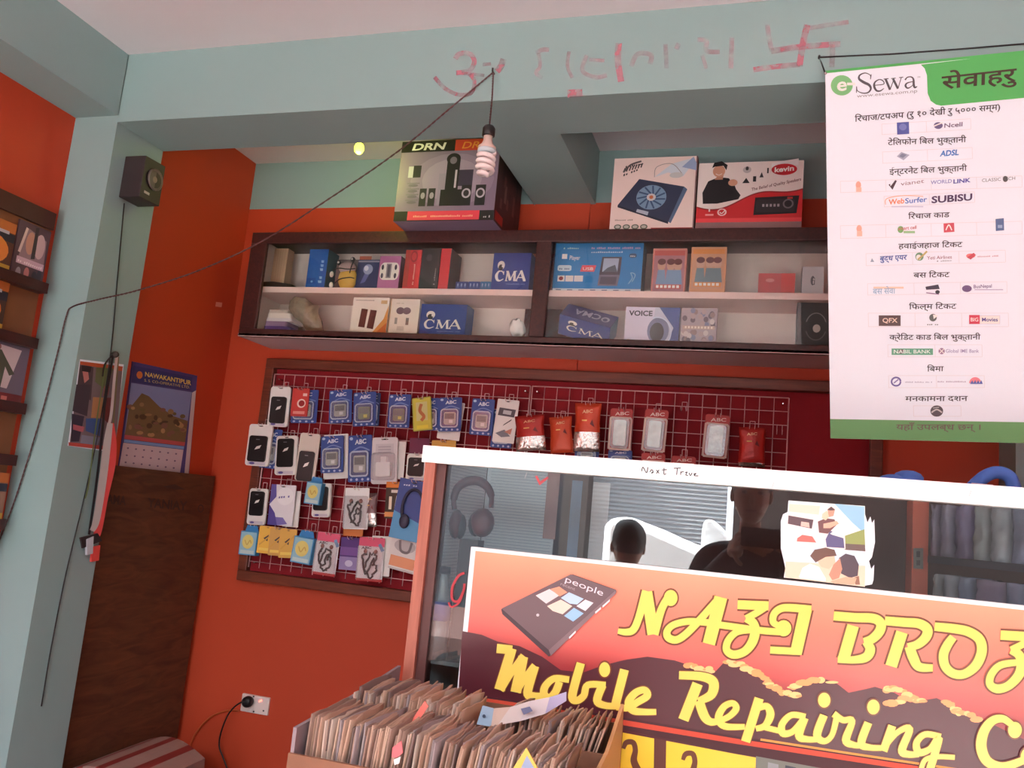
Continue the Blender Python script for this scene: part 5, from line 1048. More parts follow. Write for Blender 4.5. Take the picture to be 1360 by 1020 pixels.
for row, (zz, hgt, edges) in enumerate(((zl_, .105, (.01, .075, .19, .33, .455, .60, .80, .99)), (zl_-.135, .10, (.03, .11, .22, .34, .56, .71, .86, .99)))):
    for k in range(len(edges)-1):
        a = on_rack(edges[k]+.006); b = on_rack(edges[k+1]-.006); w = (b-a).length; m = MB(); rnd = random.Random(k+row*9)
        ns, nu = 10, 7; vs = []; fs = []
        for i in range(ns+1):
            for j in range(nu+1):
                u = j/nu; v = i/ns; bul = .014*math.sin(math.pi*u)**.5+rnd.uniform(-.0035, .0035) if 0 < j < nu else 0
                vs.append(a+dr*(w*(u+.03*math.sin(v*6+k)))-nr*.012+nr*(bul)+V((0, 0, zz+.001+hgt*v*(1-.04*rnd.random()))))
        for i in range(ns):
            for j in range(nu): q = i*(nu+1)+j; fs.append((q, q+1, q+nu+2, q+nu+1))
        n0 = len(vs); rim = [j for j in range(nu+1)]+[i*(nu+1)+nu for i in range(1, ns+1)]+[ns*(nu+1)+j for j in range(nu-1, -1, -1)]+[i*(nu+1) for i in range(ns-1, 0, -1)]
        for q in rim: vs.append(vs[q]-nr*.055)
        for q in range(len(rim)): fs.append((rim[q], rim[(q+1) % len(rim)], n0+(q+1) % len(rim), n0+q))
        fs.append(tuple(n0+q for q in range(len(rim))))
        c = tones[(k+row*3) % 8]
        m.mesh(vs, fs, M(c, .16, noise=.3, scale=18, bump=.5, spec=.8, name='wrapped_cloth'), True)
        m.build('wrapped_garment', None, 'plastic-wrapped dark garment on the %s rack shelf inside the counter, %s from the orange post' % (('upper', 'lower')[row], nm_[k]), 'wrapped garment', 'wrapped garments on the counter rack')
# blue cloth bags standing on the counter top behind the rail
BLUC = M((66, 98, 168), .75, noise=.25, scale=25, bump=.4, name='blue_cloth')
zt_ = zr1-.004
m = MB(); ys = YG+.16
for px, py, rx, rz in ((1188, 636, .030, .022), (1206, 634, .028, .034), (1178, 640, .022, .014)):
    c = P(px, py, Y=ys); top = c.z+rz*.4; m.ell((c.x, ys, zt_+(top-zt_)/2), rx, .04, max(.01, (top-zt_)/2), BLUC, 14)
m.build('cloth_bag', None, 'low crumpled blue cloth bag behind the white rail', 'bag')
m = MB(); ys = YG+.14
a = P(1294, 645, Y=ys); b = P(1325, 623, Y=ys); c = P(1348, 646, Y=ys)
m.tube(crom([(a.x-.004, ys, zt_+.008), (P(1308, 630, Y=ys).x, ys, P(1308, 633, Y=ys).z), (b.x, ys, b.z-.006), (P(1341, 631, Y=ys).x, ys, P(1341, 634, Y=ys).z), (c.x, ys, zt_+.008)]), .012, BLUC, 10)
m.tube([(P(1290, 640, Y=ys-.01).x, ys-.012, zt_+.011), (P(1318, 643, Y=ys-.01).x, ys-.012, zt_+.010)], .006, M((190, 170, 180), .6), 8)
m.build('cloth_bag', None, 'arched blue cloth bag handle standing above the white rail at the right', 'bag')
# ================================================================== SHOP SIGN LEANING ON THE COUNTER
YSG = YG-.004
def ramp_mat(name, stops, z0, z1):
    m = bpy.data.materials.new(name); m.use_nodes = True; nt = m.node_tree; b = nt.nodes['Principled BSDF']
    tc = nt.nodes.new('ShaderNodeTexCoord'); sp = nt.nodes.new('ShaderNodeSeparateXYZ'); mr = nt.nodes.new('ShaderNodeMapRange'); r = nt.nodes.new('ShaderNodeValToRGB')
    n = nt.nodes.new('ShaderNodeTexNoise'); n.inputs['Scale'].default_value = 4; ad = nt.nodes.new('ShaderNodeMath'); ad.operation = 'MULTIPLY_ADD'; ad.inputs[1].default_value = .05; 
    mr.inputs['From Min'].default_value = z0; mr.inputs['From Max'].default_value = z1
    nt.links.new(tc.outputs['Object'], sp.inputs[0]); nt.links.new(tc.outputs['Object'], n.inputs['Vector']); nt.links.new(n.outputs['Fac'], ad.inputs[0]); nt.links.new(sp.outputs['Z'], ad.inputs[2]); nt.links.new(ad.outputs[0], mr.inputs['Value']); nt.links.new(mr.outputs[0], r.inputs['Fac']); nt.links.new(r.outputs['Color'], b.inputs['Base Color'])
    el = r.color_ramp.elements
    while len(el) < len(stops): el.new(.5)
    for e, (p, c) in zip(el, stops): e.position = p; e.color = (*lin([q/255 for q in c]), 1)
    b.inputs['Roughness'].default_value = .28
    return m
sx0 = (P(625, 726, Y=YSG).x+P(606, 935, Y=YSG).x)/2; sz1 = P(990, 765, Y=YSG).z; sz0 = CAMZ-.62; sx1 = .62
SUNSET = ramp_mat('printed_sunset', [(0, (84, 28, 36)), (.20, (160, 48, 52)), (.38, (232, 100, 90)), (.65, (244, 128, 102)), (1, (250, 168, 132))], .33, .60)  # printed gradient, middle stops lightened to put haze into the colour
m = MB(); m.box(sx0, sx1, YSG, YG+.0095, sz0, sz1, M((240, 232, 234), .3, name='sign_white_border')); A = Art(m, planeY(YSG)); g = lambda x, z, o: V((x, YSG-o, z)); B = Art(m, g)
B.rect(sx0+.010, sz0, sx1-.01, sz1-.007, SUNSET, .0004)
DKR = M((84, 30, 40), .3, name='sign_dark_ridge'); YEL = M((246, 214, 96), .3, name='sign_yellow'); EDG = M((120, 62, 34), .3, name='sign_letter_edge'); CLD = M((246, 160, 96), .3); GLD = M((250, 206, 60), .3, name='sign_gold_panel')
ridge = [(614, 838), (640, 843), (661, 852), (690, 858), (720, 872), (745, 890), (775, 893), (800, 884), (823, 878), (832, 876), (860, 872), (896, 877), (927, 887), (951, 891), (962, 879), (976, 881), (1005, 896), (1026, 916), (1050, 916), (1067, 908), (1096, 902), (1108, 905), (1127, 920), (1150, 915), (1162, 912), (1188, 920), (1209, 933), (1244, 927), (1274, 942), (1304, 955), (1345, 975), (1400, 1000)]
low = [(1400, 1045), (1200, 1011), (976, 977), (813, 950), (688, 931), (609, 920)]
A.poly(ridge+low, DKR, .0006)
A.poly([(609, 920), (688, 931), (813, 950), (976, 977), (1200, 1011), (1400, 1042), (1400, 1070), (1200, 1038), (976, 1000), (813, 966), (688, 946), (608, 934)], C(70, 22, 30), .0007)
A.stroke([(612, 926), (688, 937), (813, 957), (976, 984), (1200, 1018), (1400, 1050)], 7, C(206, 70, 46), .0009, False)
A.stroke([(1010, 982), (1120, 999), (1400, 1041)], 3, C(226, 150, 70), .0011, False)
rnd = random.Random(11)
for pts in ([(968, 879), (985, 883), (1002, 892), (1016, 902), (1026, 912), (1044, 920), (1060, 924)], [(1052, 912), (1066, 906), (1085, 903)], [(1176, 916), (1190, 914), (1204, 922), (1196, 930), (1180, 934)], [(1206, 926), (1214, 928), (1224, 932)], [(1254, 930), (1266, 940), (1280, 948), (1298, 954)], [(915, 882), (930, 888), (944, 890)], [(1090, 903), (1104, 905)]):
    for k, (x, y) in enumerate(crom(pts, 5)): A.ell(x+rnd.uniform(-2, 2), y+rnd.uniform(-2, 2), rnd.uniform(3.5, 9), rnd.uniform(1.8, 4.4), CLD if rnd.random() < .6 else C(250, 200, 130), .0008+.00001*k, 10)
A.poly([(608, 938), (688, 949), (813, 970), (976, 1001), (1200, 1040), (1400, 1075), (1400, 1130), (600, 1130)], GLD, .001)
A.poly([(1004, 1004), (1200, 1040), (1400, 1074), (1400, 1130), (1000, 1130)], C(120, 120, 110), .0012)
for k in range(16): x = 1020+k*23; A.poly([(x, 1012+(k*4)), (x+14, 1015+k*4), (x+12, 1060+k*4), (x-2, 1056+k*4)], C(*rnd.choice([(90, 110, 96), (150, 150, 150), (60, 60, 70), (176, 170, 150)])), .0014)
for x, y, s in ((836, 990, 1.), (915, 1005, 1.)):
    A.stroke([(x-8, y+4), (x-4, y-4), (x+5, y-4), (x+8, y+6), (x+6, y+20), (x+12, y+34)], [5, 7, 7, 7, 9, 10], C(110, 60, 40), .0014)
A.poly([(869, 980), (885, 983), (884, 1050), (868, 1050)], C(100, 50, 40), .0014)
def letters(strokes, x, y, s, edge=2.5):
    off = .0016
    for st in strokes:
        p, w = st[0], st[1]; sm = len(st) < 3 or st[2]
        q = [(x+a/s, y+b/s) for a, b in p]; ws = [v/s for v in (w if isinstance(w, list) else [w]*len(p))]
        A.stroke(q, [v+2*edge for v in ws], EDG, off, sm)
    for st in strokes:
        p, w = st[0], st[1]; sm = len(st) < 3 or st[2]
        q = [(x+a/s, y+b/s) for a, b in p]; ws = [v/s for v in (w if isinstance(w, list) else [w]*len(p))]
        A.stroke(q, ws, YEL, off+.0006, sm)
def dots(ds, x, y, s):
    for a, b, ru, rv in ds: A.ell(x+a/s, y+b/s, ru/s+1.9, rv/s+2.2, EDG, .0016); A.ell(x+a/s, y+b/s, ru/s, rv/s, YEL, .0024)
letters([([(5, 378), (60, 385), (105, 368), (140, 290), (190, 120)], [34, 44, 48, 48, 60]), ([(190, 125), (232, 400)], [70, 74], False), ([(236, 400), (285, 240), (330, 160)], [60, 50, 50]),
         ([(655, 168), (600, 230), (520, 320), (440, 400), (380, 435), (330, 420), (322, 380), (360, 340), (440, 318), (520, 318), (640, 330)], [46, 46, 48, 48, 48, 50, 46, 44, 44, 44, 44]), ([(668, 160), (590, 462)], [84, 80], False), ([(640, 336), (760, 352), (860, 366), (960, 378), (1060, 384)], 44),
         ([(775, 208), (975, 216)], 58, False), ([(955, 225), (900, 260), (830, 298)], 44), ([(830, 296), (875, 325), (888, 380), (870, 450), (820, 510), (750, 530), (705, 500), (715, 440), (770, 385), (860, 372)], [50, 56, 62, 60, 54, 54, 48, 46, 44, 40]),
         ([(1040, 345), (1005, 320), (1010, 270), (1050, 235), (1110, 228), (1250, 240)], [40, 44, 46, 48, 50, 52]), ([(1215, 235), (1150, 525)], [80, 76], False), ([(1180, 510), (985, 500)], 46, False)], 820, 760, 4.857)
dots([(345, 165, 44, 52), (1072, 360, 50, 52)], 820, 760, 4.857)
letters([([(125, 82), (250, 92), (370, 98), (415, 130), (405, 180), (360, 225), (310, 240)], [56, 56, 58, 60, 60, 56, 44]), ([(245, 142), (185, 350)], [72, 72], False), ([(320, 240), (350, 285), (325, 335), (250, 352), (150, 350)], [44, 60, 58, 46, 40]),
         ([(440, 112), (560, 122), (650, 130), (700, 165), (690, 215), (640, 258), (580, 272)], [54, 56, 58, 62, 60, 54, 44]), ([(545, 182), (478, 392)], [72, 72], False), ([(590, 270), (615, 340), (650, 395), (735, 402)], [60, 62, 54, 44]),
         ([(745, 148), (860, 160), (950, 178), (1020, 225), (1035, 300), (1000, 385), (930, 438), (860, 436), (810, 390), (800, 320), (825, 260), (860, 212)], [52, 56, 58, 60, 62, 60, 54, 54, 56, 58, 56, 50]),
         ([(1150, 200), (1360, 212)], 58, False), ([(1340, 225), (1280, 260), (1215, 292)], 44), ([(1215, 290), (1262, 320), (1280, 375), (1262, 445), (1200, 510), (1130, 530), (1085, 500), (1095, 440), (1150, 385), (1250, 368)], [50, 56, 62, 60, 54, 54, 48, 46, 44, 40])], 1080, 800, 4.636)
letters([([(95, 560), (190, 570)], 56, False), ([(188, 560), (112, 815)], [60, 66], False), ([(115, 815), (190, 700), (262, 605)], [50, 44, 46]), ([(258, 610), (212, 830)], [60, 66], False), ([(215, 825), (270, 740), (330, 665)], [46, 42, 44]), ([(330, 668), (285, 830), (320, 852), (385, 852)], [52, 54, 46, 42]),
         ([(540, 752), (450, 745), (395, 790), (385, 840), (420, 862), (460, 820), (480, 765)], [40, 42, 46, 48, 44, 46, 46]), ([(480, 765), (445, 850)], 42), ([(612, 650), (560, 845), (585, 880), (630, 850), (655, 785), (765, 785)], [52, 52, 46, 44, 42, 40]), ([(745, 785), (712, 880), (760, 910), (830, 915)], [50, 50, 42, 40]), ([(880, 690), (822, 915)], [54, 54], False), ([(830, 920), (900, 925), (960, 890), (1020, 850), (1000, 815), (945, 835), (905, 890), (930, 940), (1000, 950), (1075, 950)], [40, 42, 44, 46, 44, 46, 48, 46, 40, 36])], 640, 740, 4.635, 1.4)
dots([(758, 690, 34, 46)], 640, 740, 4.635)
letters([([(248, 428), (320, 432), (358, 450), (352, 490), (310, 512)], [26, 28, 32, 30, 22]), ([(308, 455), (262, 572)], [34, 34], False), ([(312, 510), (330, 560), (350, 578), (375, 576)], [30, 30, 24, 20]), ([(372, 578), (410, 560), (432, 535), (420, 518), (392, 530), (375, 565), (395, 592), (460, 594)], [18, 20, 22, 20, 22, 24, 22, 18]),
         ([(506, 502), (462, 642)], [30, 30], False), ([(498, 535), (530, 528), (542, 555), (525, 590), (495, 600)], [20, 22, 26, 22, 18]), ([(525, 596), (575, 608)], 18), ([(655, 562), (610, 556), (580, 585), (582, 614), (612, 610), (645, 575)], [20, 20, 22, 24, 20, 22]), ([(652, 565), (634, 622), (660, 634), (700, 634)], [26, 26, 20, 18]), ([(714, 556), (692, 620), (715, 640), (740, 620), (756, 560)], [26, 26, 20, 18, 20]), ([(745, 552), (775, 572), (805, 574), (785, 636), (810, 652), (840, 654)], [22, 20, 20, 26, 20, 18]),
         ([(857, 580), (834, 646), (860, 660), (900, 662)], [26, 26, 20, 18]), ([(934, 590), (905, 672)], [26, 26], False), ([(908, 660), (950, 612), (990, 600), (965, 668), (985, 682), (1020, 682)], [18, 18, 22, 26, 22, 18]), ([(1090, 626), (1040, 618), (1012, 645), (1020, 676), (1055, 665), (1084, 630), (1052, 740)], [20, 20, 22, 24, 20, 24, 26]), ([(1025, 735), (1040, 700), (1080, 690), (1135, 692)], 16),
         ([(1322, 590), (1290, 568), (1255, 575), (1228, 610), (1220, 660), (1240, 705), (1290, 722), (1360, 700)], [20, 24, 28, 32, 34, 32, 28, 24])], 800, 720, 2.4286, 1.2)
dots([(715, 508, 20, 24), (873, 530, 20, 24), (1328, 604, 22, 26), (1372, 690, 26, 30)], 800, 720, 2.4286)
# printed telephone on the sign
PH = C(110, 86, 90); q6 = lambda pts: [(640+a/4.635, 740+b/4.635) for a, b in pts]
A.poly(q6([(122, 320), (130, 350), (415, 610), (430, 600), (830, 215), (828, 200), (560, 105)]), C(70, 50, 56), .0014); A.poly(q6([(125, 315), (550, 105), (825, 200), (415, 570)]), PH, .0018); A.poly(q6([(415, 570), (825, 202), (828, 222), (428, 605)]), C(130, 104, 108), .002)
for pts, c in (([(335, 235), (420, 195), (480, 235), (400, 285)], (226, 206, 206)), ([(425, 195), (480, 180), (530, 215), (482, 240)], (236, 150, 120)), ([(405, 300), (490, 260), (560, 300), (500, 350), (440, 330)], (236, 206, 190)), ([(490, 250), (540, 215), (630, 255), (590, 290), (545, 285)], (180, 206, 236)), ([(510, 360), (570, 310), (630, 345), (565, 395)], (150, 190, 230)), ([(585, 300), (640, 260), (690, 280), (640, 330)], (226, 216, 226))): A.poly(q6(pts), C(*c), .0022)
A.text('people', q6([(515, 150)])[0], q6([(745, 238)])[0], 9, C(226, 214, 220), .0024, 0, up=(2.5, -8)); A.text('recent', q6([(487, 170)])[0], q6([(575, 205)])[0], 4, C(170, 150, 156), .0024, 0, up=(1, -4)); A.ell(640+348/4.635, 740+355/4.635, 2, 2, C(206, 196, 200), .0024)
for pts in ([(540, 490), (580, 450), (582, 462), (542, 502)], [(700, 335), (735, 305), (737, 318), (702, 348)], [(745, 298), (790, 258), (792, 270), (747, 310)]): A.poly(q6(pts), C(236, 226, 226), .0026)
m.build('shop_sign', None, 'large printed sunset shop sign with yellow retro lettering on the counter front', 'sign', recalc=False)

# ================================================================== CARTON OF DISC SLEEVES
CB = wood('carton_board', (120, 78, 58), (146, 98, 74), 4, .8, (2, 2, 2)); bz = .775
cr = empty('cardboard_carton', (-.445, 1.385, bz), 'open brown cardboard carton filled with disc sleeves in front of the sign', 'carton')
m = MB(); m.box(-.665, -.222, 1.195, 1.578, bz, bz+.006, CB); m.build('bottom', cr)
m = MB(); m.box(-.665, -.222, 1.195, 1.201, bz+.006, .866, CB); m.build('front_wall', cr)
m = MB(); m.prism([(-.665, 1.201, bz+.006), (-.665, 1.578, bz+.006), (-.665, 1.578, .940), (-.665, 1.40, .918), (-.665, 1.201, .902)], (.006, 0, 0), C(140, 120, 124)); m.build('left_wall', cr, label='greyish carton side wall')
m = MB(); m.prism([(-.228, 1.201, bz+.006), (-.228, 1.572, bz+.006), (-.228, 1.572, .934), (-.228, 1.43, .885), (-.228, 1.201, .86)], (.006, 0, 0), C(196, 150, 104)); m.build('right_wall', cr, label='yellowish carton end panel')
m = MB(); m.box(-.659, -.222, 1.572, 1.578, bz+.006, .90, CB); m.build('back_wall', cr)
m = MB(); m.box(-.41, -.228, 1.424, 1.429, bz+.006, .882, CB); m.build('divider', cr)
m = MB(); m.box(-.74, -.12, 1.15, 1.588, bz-.03, bz, FRWOOD); bn = m.build('bench', None, 'brown wooden bench under the carton of disc sleeves', 'bench')
for x in (-.71, -.16):
    for y in (1.18, 1.56): m = MB(); m.box(x-.02, x+.02, y-.02, y+.02, 0, bz-.03, FRWOOD); m.build('leg', bn)
SL = [M(c, .55, noise=.12, scale=30) for c in ((160, 124, 104), (140, 108, 94), (172, 138, 118), (112, 88, 82), (180, 156, 142), (140, 122, 122))]
protos = []
for k, mm in enumerate(SL):
    rnd = random.Random(k); m = MB(); ny = 6; s = .13; vs = []; fs = []
    for i in range(ny+1):
        for j in range(ny+1):
            y = -s/2+s*j/ny; z = s*i/ny; bx = .004*math.sin(math.pi*j/ny+k)*i/ny+rnd.uniform(-.0006, .0006)
            vs.append(V((bx, y, z+(rnd.uniform(-.002, .002) if i == ny else 0))))
    n = len(vs)
    for t_ in (0, .0022):
        m2 = [v+V((t_, 0, 0)) for v in vs]; q = []
        for i in range(ny):
            for j in range(ny): a = i*(ny+1)+j; q.append((a, a+1, a+ny+2, a+ny+1))
        m.mesh(m2, q, mm, True)
    rim = [j for j in range(ny+1)]+[i*(ny+1)+ny for i in range(1, ny+1)]+[ny*(ny+1)+j for j in range(ny-1, -1, -1)]+[i*(ny+1) for i in range(ny-1, 0, -1)]
    for a, b in zip(rim, rim[1:]+rim[:1]): m.f.append([a, b, b+n, a+n]); m.m.append(0); m.sm.append(False)
    protos.append((m, []))
def sleeve(kind, x, y, z, lean, label, group):
    m, made = protos[kind]
    if not made:
        o = m.build('disc_sleeve', None, label, 'disc sleeve', group, origin=(0, 0, 0)); made.append(o)
    else:
        o = made[0].copy(); OBJS.append(o); o['label'] = label; o['group'] = group
    o.location = (x, y, z); o.rotation_euler = (0, lean, random.uniform(-.03, .03)); LOC[o.name] = V((x, y, z))
rnd = random.Random(3)
def srow(x0, x1, y, z, n, lab, grp, l0, l1):
    for k in range(n):
        t_ = k/(n-1); sleeve(rnd.choice((0, 0, 1, 1, 2, 2, 3, 4, 5)), x0+(x1-x0)*t_+rnd.uniform(-.001, .001), y+rnd.uniform(-.006, .006), z+rnd.uniform(-.006, .007), l0+(l1-l0)*t_+rnd.uniform(-.03, .03), lab, grp)
srow(-.650, -.275, 1.282, bz+.0125, 88, 'worn tan disc sleeve packed in the front row of the open carton', 'disc sleeves in the front row', .03, .20)
srow(-.648, -.47, 1.43, bz+.027, 44, 'worn tan disc sleeve packed in the back left row of the open carton', 'disc sleeves in the back left row', .03, .10)
srow(-.395, -.27, 1.498, bz+.0125, 34, 'worn tan disc sleeve packed in the back right row of the open carton', 'disc sleeves in the back right row', .02, .25)
yb = 1.425
m = MB()
def ribbon(tops, bots, Y, mats, th=.0015):
    for k in range(len(tops)-1):
        a, b, c, d = P(*tops[k], Y=Y[k]), P(*tops[k+1], Y=Y[k+1]), P(*bots[k+1], Y=Y[k+1]), P(*bots[k], Y=Y[k])
        m.prism([a, b, c, d], (0, th, 0), mats[k % len(mats)])
ribbon([(641, 937), (656, 941), (678, 939), (704, 931), (730, 926), (752, 919)], [(633, 962), (652, 965), (661, 963), (690, 958), (724, 948), (752, 931)], [1.395, 1.392, 1.395, 1.40, 1.405, 1.412], [C(150, 170, 190), C(206, 176, 160), C(214, 196, 190), C(206, 190, 190), C(170, 160, 190)])
A = Art(m, planeY(1.391)); A.ell(643, 951, 2.2, 2.4, C(60, 70, 90)); A.poly([(692, 941), (704, 938), (708, 944), (696, 949)], C(110, 110, 140), .002)
m.build('paper_strip', None, 'folded blue and beige paper strip lying on top of the disc sleeves', 'paper strip')
m = MB(); m.prism([P(*q, Y=1.30) for q in ((564, 931), (569, 938), (556, 957), (545, 966), (549, 953))], (.0, .0015, 0), C(222, 110, 96)); m.build('paper_ticket', None, 'pinkish red paper slip sticking out between the front row sleeves', 'paper slip')
m = MB(); m.prism([P(*q, Y=1.203) for q in ((521, 993), (533, 984), (535, 1000), (527, 1006), (520, 1006))], (.0, .0015, 0), C(206, 100, 104)); m.prism([P(*q, Y=1.2025) for q in ((523, 1009), (532, 1005), (530, 1014), (524, 1016))], (0, .0015, 0), WHT); m.build('paper_ticket', None, 'crumpled red and white paper slip at the front edge of the front row sleeves', 'paper slip')
m = MB(); m.prism([P(*q, Y=1.202) for q in ((699, 993), (716, 1024), (679, 1024))], (0, .002, 0), C(226, 180, 80)); A = Art(m, planeY(1.202)); A.poly([(700, 1003), (712, 1024), (690, 1024)], C(140, 150, 176)); m.build('disc_card', None, 'yellow-edged card corner poking up at the right of the front row sleeves', 'card')

# ================================================================== LEFT WALL RACK
XRK = XL+.028
rb = M((128, 78, 46), .65, noise=.15, scale=12, name='rack_board')
ye = P(71, 285, X=XRK).y; zt0 = P(60, 279, X=XRK).z
rack = empty('disc_rack', (XL+.0006, (1.2+ye)/2, 1.0), 'brown wooden film disc rack on the left orange wall', 'rack')
m = MB(); m.box(XL+.0006, XRK, 1.2, ye, .95, zt0-.06, rb); m.build('backboard', rack)
m = MB(); m.box(XL+.0006, XRK+.012, 1.2, ye+.002, zt0-.06, zt0, M((74, 36, 26), .6, noise=.2, scale=12)); m.build('top_board', rack, label='dark brown top board')
led = [P(a, b, X=XRK+.03).z for a, b in ((60, 381), (46, 454), (32, 541), (18, 609), (6, 694))]
for k, z in enumerate(led):
    m = MB(); m.box(XRK, XRK+.04, 1.2, ye-.004, z-.024, z, DKWOOD); m.box(XRK+.034, XRK+.04, 1.2, ye-.004, z, z+.012, DKWOOD); m.build('ledge', rack)
def cover(label, y0, y1, row, h, base, art):
    z = led[row]+.0005; x = XRK+.012; m = MB(); m.box(XRK+.004, x, y0, y1, z, z+h, base)
    if art: art(Art(m, lambda u, v, o: V((x+o, y0+(y1-y0)*u, z+h*v)), (y1-y0)/h))
    m.build('film_disc_cover', None, label, 'disc cover', 'film disc covers on the left wall rack', recalc=False)
yy = lambda px, py: P(px, py, X=XRK+.012).y
hrow = lambda r, py, px: P(px, py, X=XRK+.012).z-led[r]
def covA(A):
    A.poly([(.1, .3), (.95, .28), (.9, .8), (.3, .9)], C(150, 120, 126)); A.ell(.72, .66, .16, .22, C(206, 170, 170), .001); A.ell(.42, .66, .14, .2, C(196, 140, 120), .001); A.poly([(.5, .4), (.62, .42), (.6, .98), (.5, .96)], C(60, 44, 52), .0014); A.stroke([(.12, .45), (.25, .9)], .05, C(214, 186, 180), .0014); A.rect(.08, .26, .94, .38, C(206, 170, 186), .0016); A.text('~~~~~~~~~~~~', (.12, .285), (.9, .285), .07, C(240, 220, 226), .002, .02)
    for u, v in ((.2, .1), (.45, .14), (.7, .12), (.85, .16)): A.ell(u, v, .08, .1, C(*rnd.choice([(190, 120, 120), (60, 56, 66), (150, 140, 150)])), .0012)
def covB(A): A.rect(0, .62, 1, .78, C(40, 36, 52)); A.rect(0, .8, 1, 1, C(190, 104, 46)); A.ell(.6, .42, .34, .3, C(222, 130, 56)); A.rect(0, 0, 1, .18, C(206, 160, 60)); A.rect(.1, .76, .9, .82, C(190, 186, 196), .001)
def covC(A):
    A.poly([(.2, .3), (.8, .25), (.9, .9), (.3, .95)], C(206, 186, 190)); A.poly([(.42, .2), (.72, .2), (.74, .7), (.66, .84), (.5, .84), (.42, .7)], C(76, 76, 60), .001); A.ell(.58, .88, .07, .07, C(150, 96, 90), .0012); A.poly([(.3, .45), (.42, .7), (.46, .66), (.36, .42)], C(76, 76, 60), .0012); A.poly([(.74, .7), (.86, .5), (.8, .46), (.72, .62)], C(76, 76, 60), .0012); A.rect(0, .0, 1, .18, C(120, 40, 44), .0012); A.poly([(0, .55), (.16, .6), (.14, .9), (0, .9)], C(150, 40, 46), .001)
    for k in range(6): A.rect(.15+.12*k, .06, .22+.12*k, .13, C(206, 120, 110), .0016)
cover('film disc cover with a grey and pink print at right end of top rack row', yy(20, 330), ye-.006, 0, hrow(0, 305, 60), C(90, 64, 72), covA)
cover('orange film disc cover at the left edge of the picture in the top rack row', 1.85, yy(18, 330)-.003, 0, hrow(0, 293, 8), C(96, 52, 40), covB)
cover('dark film disc cover at the left edge in the second rack row', 1.85, yy(7, 410), 1, hrow(1, 372, 4), C(70, 44, 36), covB)
cover('film disc cover with a green standing figure in the third rack row', 1.9, ye-.006, 2, hrow(2, 458, 30), C(110, 96, 112), covC)
cover('pale film disc cover at the left edge in the bottom visible rack row', 1.9, yy(9, 650), 4, hrow(4, 628, 4), C(150, 110, 90), covB)

# ================================================================== THINGS ON THE COLUMN
sp0 = P(160, 210, X=XC); 
y0 = P(161, 240, X=XC).y; z1 = P(166, 207, X=XC).z; z0 = P(156, 261, X=XC).z
spk_ = empty('wall_speaker', (XC+.045, y0, z0), 'small black loudspeaker mounted high on the corner column', 'speaker')
xw = P(194, 206, Y=y0).x; y1 = y0+.098
m = MB(); m.hexa([(XC, y0, z0), (xw, y0, z0), (xw+.006, y1, z0), (XC, y1, z0), (XC, y0, z1), (xw, y0, z1), (xw+.006, y1, z1), (XC, y1, z1)], M((52, 42, 44), .5, noise=.1, scale=30)); m.build('cabinet_box', spk_, bev=.003)
m = MB(); cxx = V((xw+.003, (y0+y1)/2+.008, z0+(z1-z0)*.56)); m.lathe([(.040, .001), (.040, .006), (.034, .008), (.030, .001), (.014, -.004)], cxx, M((110, 98, 92), .35), 20, (1, .06, 0)); sc2 = m.build('speaker_cone', spk_); m = MB(); m.ell(cxx+V((-.003, 0, 0)), .007, .015, .015, M((150, 136, 122), .3), 14); m.build('dust_cap', sc2, label='pale dust cap')
m = MB(); A = Art(m, lambda u, v, o: V((xw+.004+o, y0+(y1-y0)*u, z0+(z1-z0)*v))); A.rect(.14, .13, .42, .19, C(190, 180, 180), .001); m.build('badge', spk_, label='pale badge')
m = MB(); m.tube(crom([tuple(P(*q, X=XC+.004)) for q in ((165, 270), (156, 370), (148, 460), (133, 560), (112, 660), (88, 760), (68, 860), (55, 938))], 4), .0022, BLACK, 6); m.build('speaker_cable', spk_)
m = MB(); pc = [(106, 477), (164, 484), (150, 601), (90, 592)]; m.prism([P(*q, X=XC+.0005) for q in pc], (.0015, 0, 0), PAPER); A = Art(m, planeX(XC+.002))
q8 = lambda pts: [(80+a/5.67, 440+b/5.67) for a, b in pts]
A.poly(q8([(150, 225), (470, 265), (410, 900), (70, 850)]), C(120, 104, 110), .0004); A.poly(q8([(150, 225), (470, 265), (465, 300), (150, 250)]), C(190, 84, 50), .0008); A.poly(q8([(150, 255), (250, 270), (230, 520), (120, 480)]), C(80, 66, 72), .0008); A.poly(q8([(165, 300), (205, 290), (215, 360), (180, 390)]), C(190, 120, 116), .0012); A.poly(q8([(160, 255), (235, 265), (225, 310), (160, 300)]), C(44, 34, 40), .0012); A.poly(q8([(120, 400), (230, 400), (200, 640), (90, 600)]), C(66, 56, 66), .001); A.poly(q8([(95, 700), (180, 720), (170, 760), (95, 740)]), C(170, 90, 100), .0012); A.poly(q8([(85, 620), (180, 640), (140, 830), (80, 830)]), C(56, 50, 66), .0008)
A.poly(q8([(245, 495), (330, 500), (310, 655), (230, 650)]), C(176, 124, 84), .0012); A.poly(q8([(190, 655), (310, 660), (295, 790), (190, 750)]), C(56, 84, 140), .0012); A.poly(q8([(330, 410), (370, 420), (360, 480), (320, 490)]), C(150, 84, 80), .0012); A.poly(q8([(270, 270), (400, 280), (340, 440), (260, 380)]), C(106, 112, 76), .001); A.poly(q8([(320, 500), (400, 500), (370, 700), (310, 650)]), C(110, 50, 50), .001); A.poly(q8([(60, 835), (400, 870), (398, 900), (60, 860)]), C(196, 76, 66), .0014); A.poly(q8([(160, 780), (300, 800), (280, 860), (150, 840)]), C(130, 130, 150), .0008)
m.build('film_poster', None, 'small film poster with two people pinned on the corner column', 'poster', recalc=False)
nl = P(152, 470, X=XC+.016)
